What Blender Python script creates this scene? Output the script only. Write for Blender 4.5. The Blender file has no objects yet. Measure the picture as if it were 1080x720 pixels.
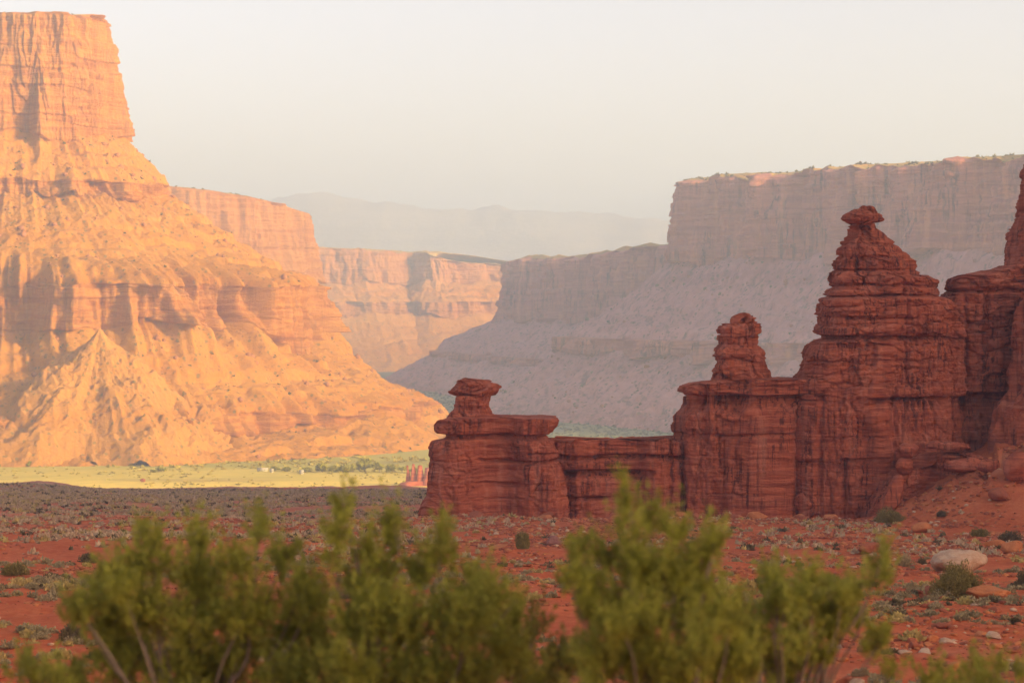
import bpy, math, random
import numpy as np

SC = bpy.context.scene
R = math.radians
# ------------------------------------------------------------------ camera, sky, sun, exposure
F = 2550.0; YH = 320.0            # 85 mm lens on a 1080 px wide frame; eye level sits on row 320
cd = bpy.data.cameras.new('camera'); cam = bpy.data.objects.new('camera', cd); SC.collection.objects.link(cam)
cam.location = (0, 0, 0); cam.rotation_euler = (R(90), 0, 0)
cd.sensor_width = 36; cd.lens = 85; cd.shift_y = -(360 - YH) / 1080
cd.clip_start = 0.5; cd.clip_end = 60000
cd.dof.use_dof = True; cd.dof.focus_distance = 450; cd.dof.aperture_fstop = 1.2
SC.camera = cam

SUN_EL, SX, SY = 17.0, 0.88, -0.475   # direction towards the sun: right, a little behind the camera
W = bpy.data.worlds.new('World'); SC.world = W; W.use_nodes = True
wt = W.node_tree; bg = wt.nodes['Background']
sky = wt.nodes.new('ShaderNodeTexSky'); sky.sky_type = 'NISHITA'; sky.sun_disc = False
sky.sun_elevation = R(SUN_EL); sky.sun_rotation = math.atan2(SX, SY)
sky.air_density = 0.7; sky.dust_density = 7.0; sky.ozone_density = 0.3; sky.altitude = 1300
wt.links.new(sky.outputs['Color'], bg.inputs['Color']); bg.inputs['Strength'].default_value = 0.15
sl = bpy.data.lights.new('sun', 'SUN'); sl.energy = 2.8; sl.angle = R(0.5); sl.color = (0.93, 0.82, 0.30)
so = bpy.data.objects.new('sun', sl); SC.collection.objects.link(so)
from mathutils import Vector, Matrix
sv = Vector((SX * math.cos(R(SUN_EL)), SY * math.cos(R(SUN_EL)), math.sin(R(SUN_EL))))
so.rotation_euler = sv.to_track_quat('Z', 'Y').to_euler()
SC.view_settings.view_transform = 'Standard'; SC.view_settings.look = 'None'
SC.view_settings.exposure = 1.4; SC.view_settings.gamma = 1.0
SC.view_settings.use_white_balance = True; SC.view_settings.white_balance_temperature = 9700; SC.view_settings.white_balance_tint = 24
cy = SC.cycles
cy.use_denoising = True; cy.max_bounces = 6; cy.diffuse_bounces = 3; cy.volume_bounces = 1
cy.transparent_max_bounces = 4; cy.use_adaptive_sampling = False
HAZE_DENSITY = 1.3e-4

# ------------------------------------------------------------------ noise
def h3(ix, iy, iz, seed):
    n = (ix.astype(np.int64) * 374761393 + iy.astype(np.int64) * 668265263 + iz.astype(np.int64) * 2147483647 // 3 * 7 + seed * 974711) & 0xffffffff
    n = ((n ^ (n >> 15)) * 2246822519) & 0xffffffff
    n = ((n ^ (n >> 13)) * 3266489917) & 0xffffffff
    n = n ^ (n >> 16)
    return (n & 0xffffff).astype(np.float32) / 16777216.0

def vn(x, y, z, seed=0):
    x, y, z = np.broadcast_arrays(np.asarray(x, np.float64), np.asarray(y, np.float64), np.asarray(z, np.float64))
    # rotate a little so that lattice lines do not show
    x, y = x * 0.8253 + y * 0.5646 + 11.3, -x * 0.5646 + y * 0.8253 + 3.7
    fx, fy, fz = np.floor(x), np.floor(y), np.floor(z)
    u, v, w = (x - fx).astype(np.float32), (y - fy).astype(np.float32), (z - fz).astype(np.float32)
    u = u * u * u * (u * (u * 6 - 15) + 10); v = v * v * v * (v * (v * 6 - 15) + 10); w = w * w * w * (w * (w * 6 - 15) + 10)
    ix, iy, iz = fx.astype(np.int64), fy.astype(np.int64), fz.astype(np.int64)
    def L(a, b, t): return a + (b - a) * t
    c = [h3(ix + i, iy + j, iz + k, seed) for k in (0, 1) for j in (0, 1) for i in (0, 1)]
    return L(L(L(c[0], c[1], u), L(c[2], c[3], u), v), L(L(c[4], c[5], u), L(c[6], c[7], u), v), w) * 2 - 1

def fbm(x, y, z, o=4, seed=0, gain=0.5):
    s = 0; a = 1; t = 0
    for i in range(o):
        s = s + a * vn(np.asarray(x) * 2.03 ** i, np.asarray(y) * 2.03 ** i, np.asarray(z) * 2.03 ** i, seed + 17 * i); t += a; a *= gain
    return s / t

def ridge(x, y, z, o=3, seed=0):
    s = 0; a = 1; t = 0
    for i in range(o):
        s = s + a * (1 - 2 * np.abs(vn(np.asarray(x) * 2.03 ** i, np.asarray(y) * 2.03 ** i, np.asarray(z) * 2.03 ** i, seed + 17 * i))); t += a; a *= 0.5
    return s / t

def worley(u, v, seed):
    """jittered 2-D cells: random value of the nearest cell and the gap to the second nearest"""
    u, v = np.broadcast_arrays(np.asarray(u, float), np.asarray(v, float)); iu, iv = np.floor(u), np.floor(v)
    f1 = np.full(u.shape, 9.0); f2 = np.full(u.shape, 9.0); val = np.zeros(u.shape)
    for i in (-1, 0, 1):
        for j in (-1, 0, 1):
            a, b = (iu + i).astype(np.int64), (iv + j).astype(np.int64); z = a * 0
            d = np.hypot(iu + i + h3(a, b, z, seed) - u, iv + j + h3(a, b, z + 1, seed) - v); h = h3(a, b, z + 2, seed)
            m = d < f1; f2 = np.where(m, f1, np.minimum(f2, d)); val = np.where(m, h, val); f1 = np.where(m, d, f1)
    return val, f2 - f1

def sstep(a, b, x):
    t = np.clip((x - a) / (b - a), 0, 1); return t * t * (3 - 2 * t)

# ------------------------------------------------------------------ mesh + object helpers
def mesh_np(name, V, faces):
    """V (n,3); faces: list of int arrays (m,3) or (m,4)"""
    me = bpy.data.meshes.new(name)
    V = np.asarray(V, np.float32)
    fl = [np.asarray(f, np.int32) for f in faces if len(f)]
    nl = sum(f.size for f in fl); npoly = sum(len(f) for f in fl)
    me.vertices.add(len(V)); me.vertices.foreach_set('co', V.ravel())
    me.loops.add(nl); me.loops.foreach_set('vertex_index', np.concatenate([f.ravel() for f in fl]))
    me.polygons.add(npoly)
    tot = np.concatenate([np.full(len(f), f.shape[1], np.int32) for f in fl])
    st = np.concatenate([[0], np.cumsum(tot)[:-1]]).astype(np.int32)
    me.polygons.foreach_set('loop_start', st); me.polygons.foreach_set('loop_total', tot)
    me.update(calc_edges=True)
    return me

def put(name, me, mat=None, parent=None, smooth=False):
    o = bpy.data.objects.new(name, me); SC.collection.objects.link(o)
    if mat and not me.materials: me.materials.append(mat)
    if smooth: me.polygons.foreach_set('use_smooth', np.ones(len(me.polygons), bool))
    if parent: o.parent = parent
    return o

def tag(o, label=None, cat=None, group=None, kind=None):
    if label: o['label'] = label
    if cat: o['category'] = cat
    if group: o['group'] = group
    if kind: o['kind'] = kind
    return o

def empty(name, loc=(0, 0, 0)):
    o = bpy.data.objects.new(name, None); SC.collection.objects.link(o); o.location = loc; o.empty_display_size = 0.5
    return o

def grid_faces(nr, nc, wrap=False):
    i = np.arange(nr - 1)[:, None] * nc; j = np.arange(nc if wrap else nc - 1)[None, :]
    j2 = (j + 1) % nc
    return np.stack([i + j, i + j2, i + nc + j2, i + nc + j], -1).reshape(-1, 4)

def P(px, py, D):
    return ((px - 540) / F * D, D, (YH - py) / F * D)

# ------------------------------------------------------------------ materials
class NT:
    def __init__(s, name, rough=0.95):
        s.m = bpy.data.materials.new(name); s.m.use_nodes = True; s.t = s.m.node_tree; s.N = s.t.nodes; s.K = s.t.links
        s.b = s.N['Principled BSDF']; s.b.inputs['Roughness'].default_value = rough
        s.b.inputs['Specular IOR Level'].default_value = 0.15
        g = s.N.new('ShaderNodeNewGeometry'); s.pos = g.outputs['Position']; s.nrm = g.outputs['Normal']; s.geo = g
    def _set(s, sock, v):
        if isinstance(v, bpy.types.NodeSocket): s.K.new(v, sock)
        else: sock.default_value = v
    def scale(s, v, sc, off=(0, 0, 0)):
        n = s.N.new('ShaderNodeMapping'); s.K.new(v, n.inputs['Vector']); n.inputs['Scale'].default_value = sc; n.inputs['Location'].default_value = off
        return n.outputs['Vector']
    def noise(s, v, scale=1.0, detail=4, rough=0.55, dist=0.0):
        n = s.N.new('ShaderNodeTexNoise'); s.K.new(v, n.inputs['Vector'])
        n.inputs['Scale'].default_value = scale; n.inputs['Detail'].default_value = detail; n.inputs['Roughness'].default_value = rough; n.inputs['Distortion'].default_value = dist
        return n.outputs['Fac']
    def voro(s, v, scale, feature='F1', out='Distance', rnd=1.0):
        n = s.N.new('ShaderNodeTexVoronoi'); n.feature = feature; s.K.new(v, n.inputs['Vector']); n.inputs['Scale'].default_value = scale; n.inputs['Randomness'].default_value = rnd
        return n.outputs[out]
    def ramp(s, f, stops, interp='LINEAR'):
        n = s.N.new('ShaderNodeValToRGB'); s._set(n.inputs['Fac'], f); e = n.color_ramp; e.interpolation = interp
        while len(e.elements) < len(stops): e.elements.new(0.5)
        for q, (p, c) in zip(e.elements, stops):
            q.position = p; q.color = (*c, 1) if isinstance(c, tuple) else (c, c, c, 1)
        return n.outputs['Color']
    def mix(s, f, a, b, mode='MIX'):
        n = s.N.new('ShaderNodeMix'); n.data_type = 'RGBA'; n.blend_type = mode; s._set(n.inputs[0], f)
        for k, v in ((6, a), (7, b)):
            s._set(n.inputs[k], (*v, 1) if isinstance(v, tuple) and len(v) == 3 else v)
        return n.outputs[2]
    def math(s, op, a, b=0.0):
        n = s.N.new('ShaderNodeMath'); n.operation = op; s._set(n.inputs[0], a); s._set(n.inputs[1], b); return n.outputs[0]
    def mapr(s, v, a, b, c=0.0, d=1.0):
        n = s.N.new('ShaderNodeMapRange'); s._set(n.inputs[0], v)
        for k, q in ((1, a), (2, b), (3, c), (4, d)): n.inputs[k].default_value = q
        return n.outputs[0]
    def sep(s, v):
        n = s.N.new('ShaderNodeSeparateXYZ'); s.K.new(v, n.inputs[0]); return n.outputs
    def bump(s, h, strength=0.5, dist=0.1):
        n = s.N.new('ShaderNodeBump'); s.K.new(h, n.inputs['Height']); n.inputs['Strength'].default_value = strength; n.inputs['Distance'].default_value = dist
        s.K.new(n.outputs[0], s.b.inputs['Normal'])
    def color(s, c):
        s._set(s.b.inputs['Base Color'], (*c, 1) if isinstance(c, tuple) else c); return s.m

def rock_mat(name, stops, px, varnish=(0.09, 0.035, 0.028), vamt=0.75, band=1.0, top=None, pale=None):
    """banded sandstone; px = size in metres of the finest detail wanted"""
    t = NT(name, 0.93)
    warp = t.noise(t.pos, 0.03 / px, 3)
    z = t.sep(t.pos)[2]
    cx = t.N.new('ShaderNodeCombineXYZ'); p = t.sep(t.pos)
    t.K.new(t.math('MULTIPLY', p[0], 0.05), cx.inputs[0]); t.K.new(t.math('MULTIPLY', p[1], 0.05), cx.inputs[1])
    t.K.new(t.math('ADD', z, t.math('MULTIPLY', warp, 6 * px)), cx.inputs[2])
    b = t.noise(cx.outputs[0], 0.16 * band / px, 5, 0.6)
    col = t.ramp(b, stops)
    st = t.noise(t.scale(t.pos, (0.28 / px, 0.28 / px, 0.02 / px)), 1.0, 5, 0.65)
    cov = t.noise(t.scale(t.pos, (0.03 / px, 0.03 / px, 0.02 / px)), 1.0, 3)
    f = t.math('MULTIPLY', t.mapr(st, 0.48, 0.60), t.mapr(cov, 0.42, 0.58, 0, vamt))
    col = t.mix(f, col, varnish)
    if pale:
        ps = t.noise(t.scale(t.pos, (0.11 / px, 0.11 / px, 0.012 / px), (31, 7, 3)), 1.0, 4, 0.6)
        col = t.mix(t.mapr(ps, 0.52, 0.68, 0, .55), col, pale)
    blot = t.noise(t.pos, 0.35 / px, 5, 0.7)
    col = t.mix(t.mapr(blot, 0.3, 0.7, 0.35, 0.0), col, stops[0][1])
    if top:
        nz = t.sep(t.nrm)[2]
        cn = t.noise(t.pos, 0.6 / px, 4, 0.7)
        col = t.mix(t.math('MULTIPLY', t.mapr(nz, 0.45, 0.8), t.mapr(cn, 0.35, 0.6)), col, top)
    bh = t.math('ADD', t.math('MULTIPLY', t.noise(t.scale(t.pos, (0.4 / px, 0.4 / px, 1.4 / px)), 0.5, 6, 0.7), 1.0), t.math('MULTIPLY', st, 0.6))
    t.bump(bh, 0.9, px * 2.2)
    return t.color(col)

RED = [(0.30, (0.28, 0.062, 0.036)), (0.42, (0.44, 0.106, 0.058)), (0.5, (0.56, 0.155, 0.086)), (0.56, (0.35, 0.080, 0.046)), (0.70, (0.58, 0.185, 0.110))]
M_TOWER = rock_mat('red_sandstone', RED, 0.2, (0.075, 0.024, 0.020), 0.9, pale=(0.60, 0.22, 0.15))
ORANGE = [(0.25, (0.30, 0.090, 0.018)), (0.42, (0.45, 0.165, 0.034)), (0.52, (0.54, 0.24, 0.060)), (0.6, (0.38, 0.125, 0.026)), (0.75, (0.55, 0.265, 0.075))]
M_MESA = rock_mat('orange_mesa_rock', ORANGE, 1.6, (0.20, 0.085, 0.055), 0.55, 1.0)
PURP = [(0.25, (0.34, 0.12, 0.115)), (0.42, (0.50, 0.19, 0.18)), (0.52, (0.62, 0.26, 0.205)), (0.6, (0.44, 0.165, 0.14)), (0.75, (0.64, 0.28, 0.21))]  # purple-grey rock, with the blue skylight on the shaded side mixed into the colour
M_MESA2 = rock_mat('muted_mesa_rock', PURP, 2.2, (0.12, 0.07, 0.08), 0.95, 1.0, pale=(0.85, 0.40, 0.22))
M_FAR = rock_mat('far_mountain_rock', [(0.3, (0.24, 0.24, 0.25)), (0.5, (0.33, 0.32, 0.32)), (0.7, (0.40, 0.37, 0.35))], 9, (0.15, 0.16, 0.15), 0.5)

def talus_mat(name, base, px, light, dark, green=None, streak=0.3):
    t = NT(name, 0.97)
    a = t.noise(t.pos, 0.02 / px, 5, 0.6); b = t.noise(t.pos, 0.25 / px, 5, 0.7)
    z = t.sep(t.pos)[2]
    zz = t.math('ADD', z, t.math('MULTIPLY', a, 40 * px))
    bd = t.N.new('ShaderNodeCombineXYZ'); t.K.new(zz, bd.inputs[2])
    c = t.mix(t.mapr(t.noise(bd.outputs[0], 0.035 / px, 3), 0.35, 0.65), base, light)  # strata by height; the deeper tone also stands in for shaded ledge recesses
    c = t.mix(t.mapr(b, 0.45, 0.75, 0, 0.6), c, light)
    stk = t.noise(t.scale(t.pos, (0.13 / px, 0.13 / px, 0.012 / px)), 1.0, 4, 0.65)
    c = t.mix(t.mapr(stk, 0.52, 0.66, 0, streak), c, dark); c = t.mix(t.mapr(stk, 0.46, 0.34, 0, streak), c, light)
    v = t.voro(t.pos, 0.22 / px)
    dens = t.noise(t.pos, 0.03 / px, 3)
    c = t.mix(t.math('MULTIPLY', t.mapr(v, 0.32, 0.18), t.mapr(dens, 0.42, 0.62, 0, 0.75)), c, dark)
    if green:
        g = t.voro(t.scale(t.pos, (1, 1, 1), (5, 3, 1)), 0.14 / px)
        c = t.mix(t.mapr(g, 0.25, 0.16, 0, 0.8), c, green)
    t.bump(t.noise(t.pos, 0.3 / px, 6, 0.75), 1.0, px * 2.5)
    return t.color(c)

M_TALUS = talus_mat('orange_talus', (0.51, 0.188, 0.022), 1.6, (0.56, 0.255, 0.048), (0.24, 0.10, 0.06), (0.19, 0.145, 0.06))
M_TALUS2 = talus_mat('muted_talus', (0.44, 0.185, 0.20), 2.2, (0.66, 0.34, 0.35), (0.17, 0.10, 0.12), (0.17, 0.14, 0.10), .75)  # blue raised so the talus colour also carries the lilac skylight and haze
def cap_mat(name, a, b, px):
    t = NT(name, 0.97); c = t.mix(t.mapr(t.noise(t.pos, 0.1 / px, 5, 0.7), 0.4, 0.6), a, b); t.bump(t.noise(t.pos, 0.3 / px, 4), 0.8, px * 2)
    return t.color(c)
M_CAP = cap_mat('mesa_top_scrub', (0.54, 0.30, 0.10), (0.32, 0.25, 0.09), 2.0)

def ground_mat():
    t = NT('desert_ground', 0.98)
    p = t.sep(t.pos); z = p[2]
    a = t.noise(t.pos, 0.012, 4, 0.6); b = t.noise(t.pos, 0.09, 5, 0.65); c = t.noise(t.pos, 0.9, 6, 0.75); d = t.noise(t.pos, 4.0, 4, 0.7)
    red = t.mix(t.mapr(b, 0.35, 0.65), (0.46, 0.082, 0.030), (0.58, 0.125, 0.048))
    red = t.mix(t.mapr(c, 0.45, 0.72, 0, 0.8), red, (0.68, 0.20, 0.085))
    red = t.mix(t.mapr(d, 0.55, 0.75, 0, 0.6), red, (0.27, 0.055, 0.026))
    pale = t.mapr(t.noise(t.scale(t.pos, (1, 1, 1), (40, 7, 0)), 0.035, 3), 0.56, 0.72, 0, 0.6)
    red = t.mix(pale, red, (0.46, 0.22, 0.15))
    # further out the plain is paler and greyer with dry grass
    far = t.mapr(p[1], 330, 900)
    grass = t.mix(t.mapr(b, 0.4, 0.6), (0.46, 0.19, 0.115), (0.48, 0.29, 0.17))
    fm = t.math('MULTIPLY', far, t.mapr(t.noise(t.scale(t.pos, (0.5, 1.6, 1)), 0.02, 4), 0.38, 0.56, 0.15, 0.95))
    red = t.mix(fm, red, grass)
    # valley floor: yellow grass, red patches, greener strip below the mesas
    v1 = t.noise(t.scale(t.pos, (0.4, 1.0, 1)), 0.006, 5, 0.6); v2 = t.noise(t.pos, 0.05, 5, 0.75)
    val = t.mix(t.mapr(v2, 0.42, 0.62), (0.92, 0.66, 0.15), (0.76, 0.58, 0.13))
    val = t.mix(t.mapr(v1, 0.60, 0.70, 0, 0.8), val, (0.46, 0.22, 0.09))
    val = t.mix(t.mapr(t.math('ADD', p[1], t.math('MULTIPLY', v1, 500)), 2900, 3200, 0, 0.75), val, (0.27, 0.30, 0.08))
    val = t.mix(t.mapr(p[1], 3350, 3700, 0, 0.85), val, t.mix(t.mapr(v2, 0.4, 0.6), (0.13, 0.17, 0.12), (0.20, 0.23, 0.16)))
    col = t.mix(t.mapr(z, -150, -175), red, val)
    t.bump(t.math('ADD', t.math('MULTIPLY', c, 0.6), t.math('MULTIPLY', d, 0.25)), 0.8, 0.5)
    return t.color(col)
M_GROUND = ground_mat()

# ------------------------------------------------------------------ ground
_gy = np.array([-3000, -400, -60, 0, 30, 100, 180, 250, 450, 1000, 1230, 1300, 1500, 1900, 2500, 30000.])
_gz = np.array([30, 8, 0.5, -1.7, -6.5, -15.7, -21.3, -27.2, -40.2, -78.5, -94, -99, -150, -197, -200, -200.])
_ty = np.concatenate([np.linspace(-3000, 2600, 5601), [30000.]]); _tz = np.interp(_ty, _gy, _gz)
_k = np.ones(31) / 31; _sm = np.convolve(np.pad(_tz, 15, mode='edge'), _k, 'valid')
_near = np.abs(_ty) < 22; _sm = np.where(_near, _tz, _sm)
def gz(x, y):
    x = np.asarray(x, float); y = np.asarray(y, float)
    z = np.interp(y, _ty, _sm)
    up = sstep(-170, -120, z)                                       # 1 on the plateau, 0 on the valley floor
    z = z + fbm(x / 70, y / 70, 0, 3, 5) * (0.4 + 1.1 * up) * sstep(20, 260, np.abs(y)) + fbm(x / 9, y / 9, 0, 4, 6) * 0.55 * up
    z = z + up * 0.2 * fbm(x / 1.7, y / 1.7, 0, 2, 9)
    # low mounds along the plateau rim, left and centre
    z = z + 4.2 * np.exp(-((x + 228) / 26) ** 2 - ((y - 1150) / 40) ** 2) + 1.9 * np.exp(-((x + 66) / 36) ** 2 - ((y - 1190) / 26) ** 2)
    # a red gully bank crossing the plain
    ln = y - (470 + 0.5 * (x + 120)) + 12 * fbm(x / 40, y / 60, 0, 3, 8)
    z = z - up * 2.6 * sstep(0, 10, ln) * (1 - sstep(20, 130, ln)) * sstep(-175, -110, x) * (1 - sstep(-60, -30, x))
    # crest of red dirt in front of the towers and the scree banked up against their right end
    z = z + 0.9 * np.exp(-((y - 425) / 14) ** 2) * sstep(-45, -20, x)
    s = sstep(61, 90, x + 0.12 * (y - 430)) * np.exp(-((y - 440) / 27) ** 2)
    z = z + s * (13.0 + 2.6 * fbm(x / 7, y / 7, 0, 4, 21) + 1.6 * np.round(2.5 * fbm(x / 16, y / 10, 0, 2, 22))) + np.clip((x - 95) / 60, 0, 2) ** 2 * 5 * np.exp(-((y - 460) / 90) ** 2)
    return z
def make_ground():
    th = np.concatenate([np.linspace(-180, -15, 90)[:-1], np.linspace(-15, 15, 760), np.linspace(15, 180, 90)[1:-1]])
    a = np.radians(th)
    dx, dy = np.sin(a), np.cos(a)
    rmax = np.minimum.reduce([5880 / np.maximum(np.abs(dx), 1e-6), np.where(dy > 0, 17000, 1380) / np.maximum(np.abs(dy), 1e-6)])
    n = 860; i = np.linspace(0, 1, n)[:, None]
    r = 2.0 * (rmax[None, :] / 2.0) ** i
    x = r * dx; y = r * dy
    V = np.stack([x, y, gz(x, y)], -1).reshape(-1, 3)
    V = np.vstack([V, [[0, 0, float(gz(0., 0.))]]])
    nc = len(th); f = grid_faces(n, nc, True)[:, ::-1]
    j = np.arange(nc); cap = np.stack([np.full(nc, len(V) - 1), (j + 1) % nc, j], -1)
    o = put('ground', mesh_np('ground', V, [f, cap]), M_GROUND, smooth=True)
    tag(o, 'red dirt desert ground falling to a yellow grassy valley floor', 'ground', kind='structure')
make_ground()

# ------------------------------------------------------------------ mesas: a rim line swept with a cliff and talus profile
def catmull(pts, n=60):
    p = np.array(pts, float); p = np.vstack([2 * p[0] - p[1], p, 2 * p[-1] - p[-2]]); out = []
    for i in range(1, len(p) - 2):
        t = np.linspace(0, 1, n, endpoint=False)[:, None]
        out.append(0.5 * (2 * p[i] + (p[i + 1] - p[i - 1]) * t + (2 * p[i - 1] - 5 * p[i] + 4 * p[i + 1] - p[i + 2]) * t ** 2 + (3 * p[i] - p[i - 1] - 3 * p[i + 1] + p[i + 2]) * t ** 3))
    out.append(p[-2:-1]); return np.vstack(out)

def mesa(label, rim, prof, segs, ns, mats, seed=1, side=1, rsm=60, cliff_amp=1.0, gully=1.0, ztilt=None, conc=0.10):
    """rim: plan points; prof: boundary dicts r,z,ro,rs,zo,zs; segs: (kind, rows) between boundaries"""
    c = catmull(rim)
    def resample(c, w, n):
        s = np.concatenate([[0], np.cumsum(w)]); t = np.linspace(0, s[-1], n)
        return np.stack([np.interp(t, s, c[:, k]) for k in range(c.shape[1])], -1), t
    c, _ = resample(c, np.linalg.norm(np.diff(c, axis=0), axis=1), 3000)
    d = np.gradient(c, axis=0); ln = np.linalg.norm(d, axis=1); step = ln.mean()
    k = int(rsm / step) * 2 + 1; w = np.hanning(k + 2)[1:-1]; w /= w.sum()
    dn = d / ln[:, None]
    dn = np.stack([np.convolve(np.pad(dn[:, q], k // 2, mode='edge'), w, 'valid') for q in (0, 1)], -1)
    dn /= np.linalg.norm(dn, axis=1)[:, None]
    nrm = np.stack([dn[:, 1], -dn[:, 0]], -1) * side
    off = c + nrm * 260
    wt = 0.5 * (np.linalg.norm(np.diff(off, axis=0), axis=1) + np.linalg.norm(np.diff(c, axis=0), axis=1))
    cn, S = resample(np.hstack([c, nrm]), wt, ns)
    c = cn[:, :2]; nrm = cn[:, 2:]; nrm /= np.linalg.norm(nrm, axis=1)[:, None]
    B = []
    for i, b in enumerate(prof):
        bx = c[:, 0] + nrm[:, 0] * b['r']; by = c[:, 1] + nrm[:, 1] * b['r']
        sc = b.get('rs', 90); zs = b.get('zs', 60); sd = seed * 100 + b.get('sd', i) * 7
        ro = b.get('ro', 0) * (fbm(bx / sc, by / sc, 0, 4, sd) * 1.0 + 0.45 * ridge(bx / (sc * .45), by / (sc * .45), 0, 2, sd + 3))
        zo = b.get('zo', 0) * ridge(S / zs, 0, 0, 3, sd + 5) + b.get('zn', 0) * fbm(bx / 50, by / 50, 0, 4, sd + 9)
        zt = np.interp(S / S[-1], *ztilt) if ztilt is not None and b.get('tilt', 0) else 0.0
        B.append((b['r'] + ro, b['z'] + zo + zt * b.get('tilt', 0)))
    rows_r, rows_z, mi, kinds = [], [], [], []
    for i, (kind, n) in enumerate(segs):
        t = np.linspace(0, 1, n, endpoint=(i == len(segs) - 1))[:, None]
        r = B[i][0] + (B[i + 1][0] - B[i][0]) * t; z = B[i][1] + (B[i + 1][1] - B[i][1]) * t
        if kind == 'talus': z = z - (B[i][1] - B[i + 1][1]) * conc * np.sin(np.pi * t)   # slightly concave
        rows_r.append(r); rows_z.append(z); mi += [kind] * n; kinds.append((kind, t))
    Rr = np.vstack(rows_r); Z = np.vstack(rows_z)
    X = c[:, 0] + nrm[:, 0] * Rr; Y = c[:, 1] + nrm[:, 1] * Rr
    T = np.vstack([np.broadcast_to(t, (len(t), ns)) for _, t in kinds])
    K = np.array(mi)
    dr = np.zeros_like(X); dz = np.zeros_like(X)
    m = K == 'cliff'
    if m.any():
        x, y, z = X[m], Y[m], Z[m]; wv = sstep(0, .04, T[m])
        big = fbm(x / 46, y / 46, z / 420, 3, seed + 1)
        wv2 = .35 + .65 * np.clip(.5 + 1.6 * fbm(x / 50, y / 50, z / 60, 2, seed + 15), 0, 1)
        fl = 10 * big + 5.0 * np.round(big * 8 + 0.9 * fbm(x / 22, y / 22, z / 70, 3, seed + 16)) / 2.4 + wv2 * (2.6 * ridge(x / 15, y / 15, z / 120, 3, seed + 2) + 1.6 * ridge(x / 6, y / 6, z / 40, 3, seed + 3))
        lay = 2.2 * fbm(x / 240, y / 240, z / 9, 3, seed + 4) + 1.2 * np.sign(vn(x / 90, y / 90, z / 14, seed + 5))
        blk = 4.0 * fbm(x / 22, y / 22, z / 30, 4, seed + 6, .6)
        dr[m] = cliff_amp * (fl + lay + blk) * wv
    m = K == 'talus'
    if m.any():
        x, y, z, t = X[m], Y[m], Z[m], T[m]; S2 = np.broadcast_to(S, X.shape)[m]
        wv = sstep(0, .12, t) * (1 - 0.5 * sstep(.9, 1, t))
        wp = 25 * fbm(x / 90, y / 90, z / 90, 2, seed + 11)
        g = ridge((S2 + 1.8 * wp) / 150, z / 600, 0, 2, seed + 6) * 11 * sstep(.0, .5, t) + ridge((S2 + 1.6 * wp) / 62, z / 150, 0, 3, seed + 7) * 4 + ridge((S2 + wp) / 20, z / 60, 0, 2, seed + 8) * 2.0
        dz[m] = gully * wv * g + (3.6 * fbm(x / 34, y / 34, z / 34, 4, seed + 9, .6) + 3.2 * ridge(x / 17, y / 17, z / 17, 3, seed + 19) + 2.4 * fbm(x / 7, y / 7, z / 7, 4, seed + 14, .65)) * sstep(0, .06, t)
        # thin resistant ledges breaking the slope
        lz = z / 21 + 0.8 * fbm(x / 130, y / 130, 0, 2, seed + 12)
        fr = lz - np.floor(lz); amt = np.clip(fbm(x / 60, y / 60, np.floor(lz) * 3.1, 3, seed + 13) * 2.2 + 0.15, 0, 1)
        dz[m] += amt * 12.0 * (sstep(.80, .94, fr) - fr) * sstep(0, .1, t)
    m = K == 'top'
    if m.any():
        x, y = X[m], Y[m]; dz[m] = 3.5 * fbm(x / 40, y / 40, 0, 4, seed + 10) * sstep(0, .05, 1 - T[m])
    X = X + nrm[:, 0] * dr; Y = Y + nrm[:, 1] * dr; Z = Z + dz
    V = np.stack([X, Y, Z], -1)
    me = mesh_np('mesa', V.reshape(-1, 3), [grid_faces(len(K), ns)[:, ::1]])
    for q in mats: me.materials.append(q)
    idx = {'cliff': 0, 'talus': 1, 'top': 2}
    me.polygons.foreach_set('material_index', np.repeat([idx[q] for q in K[:-1]], ns - 1).astype(np.int32))
    o = put('mesa', me); tag(o, label, 'mesa', kind='structure')
    return V, K

# near left mesa: sunlit, with its nose towards the river
V_LEFT, K_LEFT = mesa('tall sunlit orange mesa on the left with a flat cliff cap', 
     [(-1790, 3230), (-1220, 3410), (-915, 3500), (-757, 3520), (-661, 3540), (-634, 3605), (-662, 3750), (-780, 3970), (-960, 4220)],
     [dict(r=-420, z=440), dict(r=0, z=424, ro=34, rs=60, zn=6, sd=1), dict(r=34, z=240, ro=34, rs=60, zo=16, zs=90, sd=1),
      dict(r=106, z=176, ro=24, rs=60, zn=8, sd=3), dict(r=113, z=146, ro=24, rs=60, zo=18, zs=40, sd=3),
      dict(r=240, z=76, ro=16, rs=80, zn=6), dict(r=302, z=26, ro=80, rs=62, sd=4, zn=9), dict(r=320, z=-58, ro=80, rs=62, zo=40, zs=130, sd=4), dict(r=420, z=-106, ro=16, rs=70),
      dict(r=484, z=-148, ro=44, rs=60, sd=6, zn=12), dict(r=492, z=-168, ro=44, rs=60, zo=24, zs=60, sd=6), dict(r=582, z=-204, ro=10, rs=80)],
     [('top', 24), ('cliff', 150), ('talus', 60), ('cliff', 24), ('talus', 80), ('talus', 40), ('cliff', 90), ('talus', 60), ('talus', 60), ('cliff', 16), ('talus', 70)],
     1700, [M_MESA, M_TALUS, M_CAP], seed=3, side=1, rsm=90, gully=.55, conc=0.0, cliff_amp=1.35)
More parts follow.
